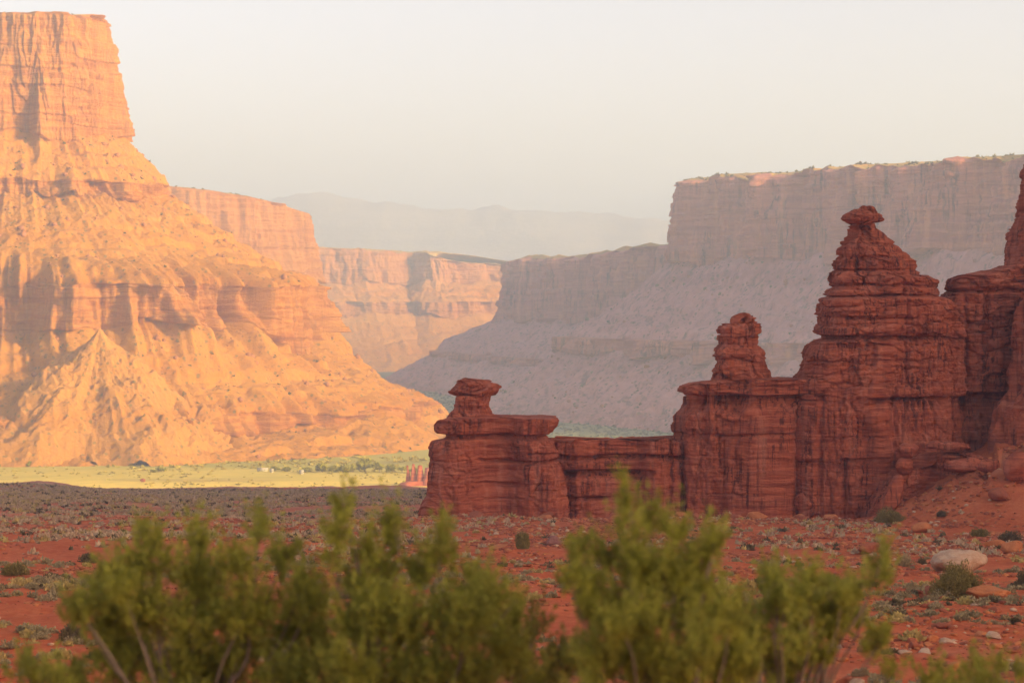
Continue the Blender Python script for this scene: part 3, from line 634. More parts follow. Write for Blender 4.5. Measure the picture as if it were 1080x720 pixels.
def stone_mat(name, a, b, c):
    t = NT(name, 0.95); n = t.noise(t.pos, 1.3, 5, 0.65); m = t.noise(t.pos, 6, 4, 0.7)
    col = t.mix(t.mapr(n, 0.35, 0.65), a, b); col = t.mix(t.mapr(m, 0.55, 0.75, 0, 0.7), col, c)
    t.bump(t.math('ADD', n, t.math('MULTIPLY', m, 0.4)), 0.9, 0.25); return t.color(col)
M_STONE = stone_mat('red_stone', (0.40, 0.12, 0.065), (0.30, 0.085, 0.052), (0.48, 0.19, 0.12))
M_STONEP = stone_mat('pale_stone', (0.58, 0.40, 0.28), (0.48, 0.27, 0.17), (0.66, 0.52, 0.40))
M_STONEO = stone_mat('orange_stone', (0.56, 0.20, 0.09), (0.47, 0.155, 0.07), (0.60, 0.27, 0.14))
M_STONEV = stone_mat('purple_stone', (0.31, 0.14, 0.115), (0.25, 0.10, 0.085), (0.38, 0.20, 0.17))

import bmesh
def rock_arrays(seed, cuts=9, sub=3, rough=0.10, roundness=0.0):
    bm = bmesh.new(); bmesh.ops.create_icosphere(bm, subdivisions=sub, radius=1)
    V = np.array([v.co[:] for v in bm.verts]); T = np.array([[v.index for v in f.verts] for f in bm.faces]); bm.free()
    rg = np.random.default_rng(seed)
    for _ in range(cuts):
        n = rg.normal(size=3); n /= np.linalg.norm(n); k = rg.uniform(0.5 + .25 * roundness, 0.88)
        d = V @ n; ex = np.maximum(d - k, 0); V = V - ex[:, None] * n * (0.94 - .3 * roundness)
    l = np.linalg.norm(V, axis=1)[:, None]
    V = V * (1 + rough * fbm(V[:, 0] * 1.7, V[:, 1] * 1.7, V[:, 2] * 1.7, 4, seed)[:, None] * 1.6)
    return V, T
ROCKS = [rock_arrays(300 + i) for i in range(7)]
ROUND = [rock_arrays(340 + i, 9, 4, 0.2, 0.55) for i in range(4)]
SMALL = [rock_arrays(360 + i, 7, 1, 0.12) for i in range(6)]
def mk(V, T, name, mat, smooth=False):
    me = mesh_np(name, V, [T]); me.materials.append(mat)
    if smooth: me.polygons.foreach_set('use_smooth', np.ones(len(me.polygons), bool))
    return me
rg = np.random.default_rng(11)
STONES = [mk(*r, 'stone', m) for r in ROCKS for m in (M_STONE,)]
STONES_P = [mk(*r, 'stone', M_STONEP) for r in ROCKS[:3]]
STONES_O = [mk(*r, 'stone', M_STONEO) for r in ROCKS[2:6]]
def link(me, name, loc, rot, sc):
    o = bpy.data.objects.new(name, me); SC.collection.objects.link(o); o.location = loc; o.rotation_euler = rot; o.scale = sc; return o

def boulder(px, base, w, h, label, mat, depth=None, src=None, rot=None, name='boulder', D=None, i=0, group=None, z=None):
    if D is None: x, D, zz = ground_at(px, base)
    else: x = (px - 540) / F * D; zz = (YH - base) / F * D
    u = D / F; V, T = (src or ROCKS)[i % len(src or ROCKS)]
    V = V.copy(); e0, e1 = V.min(0), V.max(0)
    V = (V - (e0 + e1) / 2) / (e1 - e0) * 2
    S = np.array([w * u / 2, (depth or w * .8) * u / 2, h * u / 2]); V = V * S
    if rot:
        M = np.array(Matrix.Rotation(R(rot), 3, 'Y')); V = V @ M.T
    V[:, 2] -= V[:, 2].min() + 0.12 * h * u
    o = put(name, mk(V, T, name, mat, src is ROUND)); o.location = (x, D + (0 if z is None else z), zz)
    return tag(o, label, 'boulder', group)
boulder(1012, 604, 60, 28, 'big pale sandstone boulder partly hidden by a green bush', M_STONEP, 50, ROUND, i=0)
boulder(1041, 632, 52, 17, 'smooth flat orange boulder lying below the big pale boulder', M_STONEO, 36, ROUND, i=1)
boulder(1000, 474, 48, 11, 'long flat red slab lying on the scree beside the two stacked round rocks', M_TOWER, 24, ROUND, i=2, D=435.5)
boulder(953, 498, 19, 18, 'lower round red rock of the balanced pair on the scree', M_TOWER, 18, ROUND, i=3, D=435.0)
boulder(958, 481, 23, 16, 'upper round red rock balanced on another at the foot of the main tower', M_TOWER, 20, ROUND, i=0, D=435.0)
boulder(941, 538, 20, 46, 'tall red slab leaning at the foot of the scree', M_TOWER, 22, ROCKS, rot=24, i=1)
boulder(958, 520, 40, 34, 'broken red outcrop behind the leaning slab', M_TOWER, 30, ROCKS, i=2)
boulder(905, 545, 18, 16, 'rounded purple boulder at the foot of the main tower', M_STONEV, 16, ROUND, i=2)
boulder(933, 531, 17, 11, 'small rounded pink boulder beside the purple one', M_STONE, 14, ROUND, i=3)
boulder(1016, 497, 38, 17, 'wide red ledge rock half buried in the scree', M_TOWER, 30, ROCKS, i=4)
boulder(1043, 499, 26, 17, 'blocky red rock on the scree next to the wide ledge rock', M_TOWER, 24, ROCKS, i=3)
boulder(1072, 506, 28, 34, 'large red block at the base of the fluted rock fin', M_TOWER, 26, ROCKS, i=5)
boulder(1054, 527, 23, 15, 'dark red angular boulder alone on the lower scree', M_STONE, 20, ROCKS, i=6)
boulder(798, 547, 23, 9, 'flat orange rock on the crest in front of the middle block', M_STONEO, 18, ROCKS, i=0)
boulder(585, 575, 19, 12, 'brown rounded rock to the right of the small dark juniper', M_STONEV, 16, ROCKS, i=1)
boulder(916, 583, 24, 13, 'reddish brown boulder beside a dark shrub on the dirt slope', M_STONE, 18, ROCKS, i=3)
boulder(1067, 583, 22, 15, 'orange boulder near the right edge above the big pale boulder', M_STONEO, 18, ROCKS, i=4)
boulder(1048, 577, 26, 10, 'low orange rock just above the big pale boulder', M_STONEO, 20, ROCKS, i=2)
boulder(972, 562, 22, 13, 'orange block below the tall grey green shrub', M_STONEO, 18, ROCKS, i=5)
boulder(1026, 577, 6, 5, 'small white stone above the big pale boulder', M_STONEP, 5, ROCKS, i=6)
boulder(660, 563, 7, 6, 'small white stone on the dirt slope behind the tallest juniper', M_STONEP, 5, ROCKS, i=1)

# blocks fallen along the foot of the fin
q = np.random.default_rng(17)
for k in range(64):
    px = q.uniform(455, 905); yb = q.uniform(425, 437) - 3 * (q.random() < .3); x = (px - 540) / F * yb
    w = .35 + 1.3 * q.random() ** 2.5; me = STONES[k % len(STONES)] if k % 3 else STONES_O[k % len(STONES_O)]
    o = link(me, 'boulder', (x, yb, float(gz(x, yb)) + w * .12), (q.uniform(-.4, .4), q.uniform(-.4, .4), q.random() * 6.28), (w * q.uniform(.9, 1.5), w, w * q.uniform(.5, .85)))
    tag(o, 'red block fallen on the crest along the foot of the sandstone fin' if k % 3 else 'orange block fallen on the crest along the foot of the sandstone fin', 'boulder', 'red blocks along the foot of the fin' if k % 3 else 'orange blocks along the foot of the fin')

# distinct bushes
def bush(px, base, w, h, label, mat, n=900, name='shrub', size=0.13, D=None, group=None, seed=None, lean=0.6):
    if D is None: x, D, zz = ground_at(px, base)
    else: x = (px - 540) / F * D; zz = (YH - base) / F * D
    u = D / F; q = np.random.default_rng(seed if seed is not None else int(px * 7 + base))
    parts = []; off = 0; Fs = []
    k = 5
    for j in range(k):      # several lobes
        V, f = leaf_cloud(n * 3 // k, q, size * .8, 1.0, lean, 0.3)
        r = q.uniform(.5, .75); c = np.array([q.uniform(-.5, .5), q.uniform(-.4, .4), 0])
        if j == 0: r, c = .8, np.zeros(3)
        V = V * r + c; parts.append(V); Fs.append(f + off); off += len(V)
    V = np.vstack(parts) * np.array([w * u / 2, w * u * .42, h * u])
    o = put(name, mk(V, np.vstack(Fs), name, mat)); o.location = (x, D, zz)
    return tag(o, label, 'shrub', group)
bush(1016, 628, 74, 52, 'large dark green bush growing in front of the big pale boulder', M_GREEN, 6500, size=.05)
bush(936, 551, 40, 25, 'tall grey green shrub at the foot of the leaning slab', M_GREEN, 2500, size=.07)
bush(1034, 566, 22, 15, 'compact dark green bush at the lower edge of the scree', M_GREEN, 900)
bush(1064, 571, 32, 17, 'spreading brown green bush by the right edge of the scree', M_DARKB, 1000)
bush(1082, 620, 30, 32, 'dark bush cut off by the right edge beyond the orange boulder', M_DARKB, 1000)
bush(995, 545, 17, 10, 'small dark bush alone on the pale lower scree', M_DARKB, 600)
bush(955, 597, 24, 19, 'round grey sagebrush left of the big pale boulder', M_SAGE, 900)
bush(973, 596, 13, 14, 'small dark shrub between the round sagebrush and the big pale boulder', M_DARKB, 500)
bush(963, 622, 20, 16, 'grey shrub on the dirt below the round sagebrush', M_SAGE, 700)
bush(550, 578, 19, 31, 'small upright dark juniper alone on the red bank in front of the left tower', M_GREEN, 1500, lean=1.4)
bush(18, 606, 34, 20, 'dark green bush in the sagebrush plain at the left edge', M_GREEN, 1400)
bush(92, 593, 28, 16, 'twiggy grey brown bush in the sagebrush plain', M_DARKB, 800, lean=1.6)
bush(76, 676, 34, 28, 'dark olive bush behind the leftmost juniper', M_DARKB, 1400)
bush(745, 682, 20, 15, 'pale yellow green clump glimpsed among the junipers', M_STRAW, 600)
bush(913, 682, 21, 15, 'round yellow green clump right of the leaning juniper branch', M_STRAW, 800)
for px, base, w, h, tx in ((46, 529, 8, 5, 'near the left mound'), (120, 524.5, 7, 4, 'above the red plain'), (130, 524, 5, 3, 'second from the left mound'), (230, 523, 6, 3.5, 'in the middle of the rim'), (244, 527, 6, 4, 'just below the rim'),
                   (172, 523, 4, 3, 'smallest of the rim shrubs'), (325, 523, 6, 4, 'near the centre mound'), (374, 526, 6, 4, 'below the centre mound')):
    x, D, zz = ground_at(px, base + 1.0)
    bush(px, base, w, h, 'dark shrub on the shaded plateau rim ' + tx, M_DARKB, 160, D=D, size=.3, group='dark shrubs along the plateau rim').location.z = zz

# ---- sagebrush, straw tufts and stones over the plateau
def ray_visible(x, y, z, lim=0.02):
    """plateau points hidden behind rises are of no use as single objects"""
    t = np.linspace(0.2, 0.985, 40)[:, None]
    return (gz(x[None] * t, y[None] * t) - z[None] * t).max(0) < 0.35

def scatter(n, dmin, dmax, dens, seed, margin=1.06):
    q = np.random.default_rng(seed)
    u = q.random(n); D = np.sqrt(dmin ** 2 + u * (dmax ** 2 - dmin ** 2)); x = (q.random(n) * 2 - 1) * 540 / F * D * margin
    keep = q.random(n) < dens(x, D)
    return x[keep], D[keep]
def left_mask(x, y):
    return 1 - sstep(-70, 10, x + 0.05 * (y - 300) + 25 * fbm(x / 60, y / 60, 0, 2, 55)) * (1 - sstep(430, 520, y))
def d_sage(x, y):
    patch = np.clip(0.42 + 2.2 * fbm(x / 20, y / 34, 0, 3, 51), 0.03, 1)
    band = np.exp(-((y - 168 - 0.05 * x) / 12) ** 2) * sstep(8, 18, x)           # pale brushy band at the lower right
    l = left_mask(x, y)
    far = sstep(420, 560, y)
    return np.clip(patch * (0.34 + 0.8 * l * sstep(85, 170, y)) * (1 + .6 * far) + band * .9 + .40 * patch * sstep(5, 25, x) * (1 - sstep(190, 240, y)), 0, 1) * np.where((y > 380) & (y < 446) & (x > 60), .2, 1)
xs, ys = scatter(105000, 85, 1130, d_sage, 61)
m = ~((xs > -20) & (ys > 432) & (ys < 480)) & ~((xs > 60) & (ys > 440) & (ys < 520))
xs, ys = xs[m], ys[m]; zs = gz(xs, ys)
sz = rg.uniform(.30, .68, len(xs)) * (1 + .35 * (rg.random(len(xs)) > .9)) * (1 + 0.35 * sstep(400, 900, ys))
typ = rg.random(len(xs))
vis = np.zeros(len(xs), bool); near = ys < 420; vis[near] = ray_visible(xs[near], ys[near], zs[near])
inside = np.abs(xs / ys * F) < 545
order = np.argsort(-(sz / ys) * (vis & inside))[:300]
ind = np.zeros(len(xs), bool); ind[order] = True
q = np.random.default_rng(5)
SG = [mk(*leaf_cloud(600, q, .13, .85, .5, .2), 'sagebrush', M_SAGE) for _ in range(5)]
SD = [mk(*leaf_cloud(600, q, .17, .8, .5, .1), 'blackbrush', M_DARKB) for _ in range(3)]
ST = [mk(*leaf_cloud(500, q, .2, 1.0, 1.8, .15), 'grass_tuft', M_STRAW) for _ in range(3)]
for i in np.where(ind)[0]:
    if typ[i] < .66: me, nm, lb, ct, gp = SG[i % 5], 'sagebrush', 'low grey green sagebrush clump scattered on the red dirt', 'sagebrush', 'grey sagebrush clumps on the near slope'
    elif typ[i] < .84: me, nm, lb, ct, gp = SD[i % 3], 'blackbrush', 'low dark brown green blackbrush clump scattered on the red dirt', 'bush', 'dark blackbrush clumps on the near slope'
    else: me, nm, lb, ct, gp = ST[i % 3], 'grass_tuft', 'straw coloured dry grass tuft scattered on the red dirt', 'grass tuft', 'dry grass tufts on the near slope'
    o = link(me, nm, (xs[i], ys[i], zs[i] - .03), (0, 0, rg.random() * 6.28), (sz[i] * rg.uniform(.9, 1.3), sz[i] * rg.uniform(.9, 1.3), sz[i] * rg.uniform(.8, 1.1)))
    tag(o, lb, ct, gp)
def mass(name, label, cat, sel, protos, mats_of, mats, x, y, z, s, sq=1.0):
    Vs, Fs, Ms, off = [], [], [], 0
    a = rg.random(len(x)) * 6.28
    for j, (V, f) in enumerate(protos):
        idx = np.where(sel & (np.arange(len(x)) % len(protos) == j))[0]
        if not len(idx): continue
        c, sn = np.cos(a[idx])[:, None], np.sin(a[idx])[:, None]
        W3 = np.stack([V[None, :, 0] * c - V[None, :, 1] * sn, V[None, :, 0] * sn + V[None, :, 1] * c, np.broadcast_to(V[None, :, 2] * sq, (len(idx), len(V)))], -1) * s[idx][:, None, None]
        W3 = W3 + np.stack([x[idx], y[idx], z[idx]], -1)[:, None, :]
        Vs.append(W3.reshape(-1, 3)); Fs.append((f[None] + (np.arange(len(idx)) * len(V))[:, None, None]).reshape(-1, f.shape[1]) + off); off += len(idx) * len(V)
        Ms.append(np.repeat(mats_of[idx], len(f)))
    if not Vs: return None
    me = mesh_np(name, np.vstack(Vs), [np.vstack(Fs)])
    for mm in mats: me.materials.append(mm)
    me.polygons.foreach_set('material_index', np.concatenate(Ms).astype(np.int32))
    return tag(put(name, me), label, cat, kind='stuff')
mo = np.where(typ < .68, 0, np.where(typ < .82, 1, 2))
pn_ = [leaf_cloud(130, q, .24, .85, .5, .3) for _ in range(6)]
pf_ = [leaf_cloud(22, q, .6, .85, .4, .3) for _ in range(6)]
mass('brush', 'low sagebrush and dry grass covering the near slope', 'brush', ~ind & (ys < 260), pn_, mo, [M_SAGE, M_DARKB, M_STRAW], xs, ys, zs - .03, sz)
M_PLAIN = leaf_mat('far_sagebrush_leaf', (0.60, 0.42, 0.28), (0.48, 0.36, 0.23), (0.27, 0.19, 0.12), .05)
mass('sagebrush_plain', 'grey green sagebrush covering the far shaded plain', 'brush', ~ind & (ys >= 260), pf_, mo, [M_PLAIN, M_DARKB, M_STRAW], xs, ys, zs - .03, sz * 1.05)
# stones
def d_stone(x, y):
    r = 0.25 + 0.75 * (1 - left_mask(x, y)); cl = np.clip(.40 + 2.3 * fbm(x / 12, y / 20, 0, 3, 71), 0, 1)
    return np.clip(1.5 * r * cl + .8 * np.exp(-((y - 424) / 8) ** 2) * (x > -30), 0, 1)
xr_, yr_ = scatter(95000, 88, 470, d_stone, 73)
m = ~((xr_ > -20) & (yr_ > 438) & (xr_ < 66)); xr_, yr_ = xr_[m], yr_[m]; zr_ = gz(xr_, yr_)
ss = 0.07 + 0.42 * rg.random(len(xr_)) ** 3.0 + 0.45 * (rg.random(len(xr_)) > .985) * rg.random(len(xr_))
ss *= 0.8 + .5 * sstep(150, 420, yr_)
vis = ray_visible(xr_, yr_, zr_) & (np.abs(xr_ / yr_ * F) < 545)
order = np.argsort(-(ss / yr_) * vis)[:280]; ind = np.zeros(len(xr_), bool); ind[order] = True
tr = rg.random(len(xr_))
for i in np.where(ind)[0]:
    if tr[i] < .72: me, lb, gp = STONES[i % len(STONES)], 'angular red brown stone lying on the red dirt slope', 'red brown stones on the dirt slope'
    elif tr[i] < .93: me, lb, gp = STONES_O[i % len(STONES_O)], 'angular bright orange stone lying on the red dirt slope', 'orange stones on the dirt slope'
    else: me, lb, gp = STONES_P[i % 3], 'pale whitish stone lying on the red dirt slope', 'pale stones on the dirt slope'
    o = link(me, 'stone', (xr_[i], yr_[i], zr_[i] + ss[i] * .18), (rg.uniform(-.3, .3), rg.uniform(-.3, .3), rg.random() * 6.28), (ss[i] * rg.uniform(.9, 1.7), ss[i], ss[i] * rg.uniform(.45, .8)))
    tag(o, lb, 'stone', gp)
mass('rubble', 'small red and orange stones littering the dirt slope', 'rubble', ~ind, SMALL, np.where(tr < .62, 0, np.where(tr < .95, 1, 2)), [M_STONE, M_STONEO, M_STONEP], xr_, yr_, zr_ + ss * .1, ss, .6)

# ---- shrubs and fallen rock on the mesas, brush on the valley floor
def on_mesa(V, K, kind, n, seed, smin, smax, name, label, cat, mats, protos, rows=None, pw=2.0, sink=.1):
    q = np.random.default_rng(seed); ok = np.where(K == kind)[0]
    if rows: ok = ok[rows[0]:rows[1]]
    a = q.choice(ok, n); b = q.integers(0, V.shape[1], n); p = V[a, b]
    px = 540 + p[:, 0] / p[:, 1] * F
    cl = fbm(p[:, 0] / 60, p[:, 1] / 60, p[:, 2] / 60, 3, seed) + .25 * q.normal(size=n)
    keep = (px > -30) & (px < 1110) & (cl > -.1); p = p[keep]
    s = smin + (smax - smin) * q.random(len(p)) ** pw
    mass(name, label, cat, np.ones(len(p), bool), protos, q.integers(0, len(mats), len(p)), mats, p[:, 0], p[:, 1], p[:, 2] - s * sink, s)
pf2 = [leaf_cloud(16, q, .8, .9, .3, .3) for _ in range(5)]
M_MSHRUB = leaf_mat('mesa_juniper', (0.16, 0.14, 0.06), (0.12, 0.11, 0.05), (0.08, 0.075, 0.04), 0.05)
M_FALL = stone_mat('fallen_orange_rock', (0.40, 0.16, 0.075), (0.30, 0.12, 0.06), (0.48, 0.22, 0.11))
on_mesa(V_LEFT, K_LEFT, 'talus', 3600, 81, .6, 2.8, 'shrubbery', 'dark scrub dotted over the slopes of the tall left mesa', 'scrub', [M_MSHRUB], pf2)
on_mesa(V_LEFT, K_LEFT, 'talus', 5200, 82, .8, 6.5, 'rubble', 'fallen rocks scattered on the slopes of the tall left mesa', 'rubble', [M_FALL], SMALL, pw=3.5, sink=.0)
on_mesa(V_LEFT, K_LEFT, 'top', 700, 83, 1.2, 3.5, 'shrubbery', 'dark scrub along the top of the tall left mesa', 'scrub', [M_MSHRUB], pf2, rows=(10, 24))
on_mesa(V_B, K_B, 'top', 700, 84, 1.5, 5, 'shrubbery', 'dark scrub along the top of the second headland', 'scrub', [M_MSHRUB], pf2, rows=(12, 24))
on_mesa(V_R, K_R, 'top', 2600, 85, 1.2, 4.5, 'shrubbery', 'dark scrub along the top of the big shaded mesa', 'scrub', [M_MSHRUB], pf2, rows=(10, 36))
on_mesa(V_R, K_R, 'talus', 5000, 86, 1.0, 5.0, 'rubble', 'fallen rocks and scrub on the slopes of the big shaded mesa', 'rubble', [M_FALL, M_MSHRUB], SMALL, pw=3, sink=0)
q = np.random.default_rng(91); n = 5200
yv = q.uniform(2400, 3150, n); xv = (q.random(n) * 2 - 1) * .215 * yv
k = (fbm(xv / 120, yv / 90, 0, 3, 92) + .3 * q.normal(size=n) > .32 - .55 * sstep(2780, 3000, yv)); xv, yv = xv[k], yv[k]
k = xv < 0.02 * yv; xv, yv = xv[k], yv[k]
mass('valley_shrubbery', 'yellow green brush dotting the sunlit valley floor', 'brush', np.ones(len(xv), bool), pf2, np.zeros(len(xv), int), [M_VSHRUB], xv, yv, gz(xv, yv), q.uniform(.7, 2.6, len(xv)) * (1 + .5 * sstep(2850, 3000, yv)), .8)
# riverside brush in the shaded valley, right
n = 5000; yv = q.uniform(3350, 5600, n); xv = q.uniform(-.07, .1, n) * yv
mass('riverside_shrubbery', 'blue green brush on the shaded river flat below the big mesa', 'brush', np.ones(n, bool), pf2, np.zeros(n, int), [leaf_mat('river_brush', (0.13, 0.17, 0.12), (0.17, 0.20, 0.14), (0.09, 0.11, 0.08), .02)], xv, yv, gz(xv, yv), q.uniform(1, 4, n), .7)

# ---- cottonwoods, farm houses and a small red formation on the sunlit valley floor
def VD(py): return 200.0 * F / (py - YH)
def tree_far(px, base, h, w, label):
    D = VD(base); x = (px - 540) / F * D; u = D / F; z0 = float(gz(x, D)); q = np.random.default_rng(int(px * 11))
    root = empty('cottonwood_tree', (x, D, z0)); tag(root, label, 'tree', 'cottonwoods along the foot of the mesa')
    Vs, Fs, off = [], [], 0
    for j in range(7):
        V, f = leaf_cloud(60, q, .42, 1.0, .3, .3); r = q.uniform(.42, .62)
        V = V * r; V[:, 2] -= r * .2; V = V + np.array([q.uniform(-.5, .5), q.uniform(-.5, .5), q.uniform(.0, .6)])
        Vs.append(V); Fs.append(f + off); off += len(V)
    w, h = w * 1.25, h * 1.2
    V = np.vstack(Vs) * np.array([w * u / 2, w * u / 2, h * u * .8]); V[:, 2] += h * u * .12; V[:, 2] = np.maximum(V[:, 2], .1)
    put('crown', mk(V, np.vstack(Fs), 'crown', M_COTTON), None, root)
    put('trunk', tube([(0, 0, -.3), (.1, 0, h * u * .3), (.3, .2, h * u * .6)], [.5, .4, .2]), M_BARK, root)
def tube(pts, rad, n=7):
    p = np.array(pts, float); r = np.array(rad, float); d = np.gradient(p, axis=0); d /= np.linalg.norm(d, axis=1)[:, None]
    a = np.cross(d, [0.3, 0.9, 0.1]); a /= np.linalg.norm(a, axis=1)[:, None]; b = np.cross(d, a)
    th = np.linspace(0, 2 * np.pi, n, endpoint=False)
    V = p[:, None] + r[:, None, None] * (a[:, None] * np.cos(th)[None, :, None] + b[:, None] * np.sin(th)[None, :, None])
    return mesh_np('tube', V.reshape(-1, 3), [grid_faces(len(p), n, True)])
for px, base, h, w, lb in ((384, 497.5, 15, 18, 'tallest bright green cottonwood in the row below the mesa'), (340, 498, 10, 18, 'rounded green cottonwood left of the tallest one'), (322, 498, 6, 12, 'low green cottonwood near the small white house'),
        (362, 498, 9, 14, 'green cottonwood just left of the tallest one'), (372, 498, 8, 12, 'small cottonwood touching the tallest one on its left'), (400, 498, 10, 14, 'green cottonwood just right of the tallest one'), (412, 498, 8, 12, 'cottonwood in the right part of the row'),
        (424, 498, 7, 12, 'cottonwood close behind the small red rock cluster'), (352, 497, 7, 10, 'short cottonwood between the rounded one and the tallest one'), (303, 497, 5, 12, 'low green cottonwood between the two white houses'), (290, 496.5, 5, 9, 'short green tree beside the tiny white house'),
        (31, 492, 6, 7, 'lone small green tree at the foot of the mesa far left'), (170, 497, 5, 13, 'low bright green tree on the open valley floor'), (162, 498, 3.5, 9, 'low bush like tree left of the low bright green tree'), (458, 499, 7, 9, 'green tree touching the castle like left tower'), (437, 499, 6, 12, 'green tree rising behind the red rock cluster')):
    tree_far(px, base, h, w, lb)
M_WHITE = NT('white_paint', .8).color((.48, .46, .42)); M_ROOF = NT('grey_roof', .8).color((.45, .42, .40)); M_PANE = NT('window_glass', .3).color((.06, .06, .07))
def house(px, base, w, h, label):
    D = VD(base); x = (px - 540) / F * D; u = D / F; z0 = float(gz(x, D)); W2, H, Dp = w * u / 2, h * u * .6, 4.0
    root = empty('farmhouse', (x, D, z0)); tag(root, label, 'house')
    def box(n, x0, x1, y0, y1, a, b, mt):
        V = [(i, j, k) for k in (a, b) for j in (y0, y1) for i in (x0, x1)]; f = [(0, 2, 3, 1), (4, 5, 7, 6), (0, 1, 5, 4), (2, 6, 7, 3), (0, 4, 6, 2), (1, 3, 7, 5)]
        put(n, mesh_np(n, V, [f]), mt, root)
    box('wall', -W2, W2, -Dp, Dp, -.3, H, M_WHITE)
    g = h * u * .45
    V = [(-W2 - .4, -Dp - .5, H), (W2 + .4, -Dp - .5, H), (W2 + .4, 0, H + g), (-W2 - .4, 0, H + g), (-W2 - .4, Dp + .5, H), (W2 + .4, Dp + .5, H)]
    put('roof', mesh_np('roof', V, [[(0, 1, 2, 3), (3, 2, 5, 4), (0, 4, 5, 1)], [(0, 3, 4), (1, 5, 2)]]), M_ROOF, root)
    for i in (-.5, .4): box('window', W2 * i - .5, W2 * i + .5, -Dp - .04, -Dp + .1, H * .4, H * .8, M_PANE)
    box('door', -.45, .45, -Dp - .04, -Dp + .1, 0, H * .8, M_ROOF)
house(277, 496.5, 11, 3.2, 'long low white farm building on the valley floor'); house(286.5, 498, 3.2, 3.6, 'tiny white house next to the long white farm building'); house(318, 499.5, 4, 4, 'small white house left of the cottonwood row')
# small red rock cluster and a dark outcrop in the valley
cl = empty('rock_cluster', ((440 - 540) / F * VD(512), VD(512), -200)); tag(cl, 'small cluster of sunlit red rock spires on the valley floor beside the left tower', 'rock formation')
M_CLUS = rock_mat('sunlit_red_rock', [(a, tuple(min(1, v * 1.15) for v in c)) for a, c in RED], 0.6, (0.12, 0.045, 0.035), .5)
for nm, pr, bm_, sd in (('plinth', [(507, 432, 456), (509, 427, 462), (513, 420, 468)], 8, 1), ('spire', [(491, 428.8, 430.2), (496, 428, 431.5), (510, 426, 434)], 2.5, 2), ('spire', [(489, 434.8, 436.8), (494, 434, 438.5), (510, 432.5, 440.5)], 2.5, 3), ('spire', [(490.5, 442, 444.5), (496, 441, 446), (510, 439.5, 448)], 2.5, 4), ('spire', [(493, 451, 453), (498, 450, 454.5), (510, 448, 457)], 2.5, 5)):
    o = loft(nm, pr, VD(512), bm_, 400 + sd, nper=70, dz=.5, wide=5, block=.15, flute=.2, chip=.3, parent=cl, mat=M_CLUS, yoff=(3 if nm == 'plinth' else rg.uniform(-2, 4))); o.matrix_parent_inverse = Matrix.Translation(-cl.location)
boulder(150.5, 508, 6, 4.5, 'dark lone rock on a bare red patch of the valley floor', M_STONE, 5, ROCKS, D=VD(508), i=2)

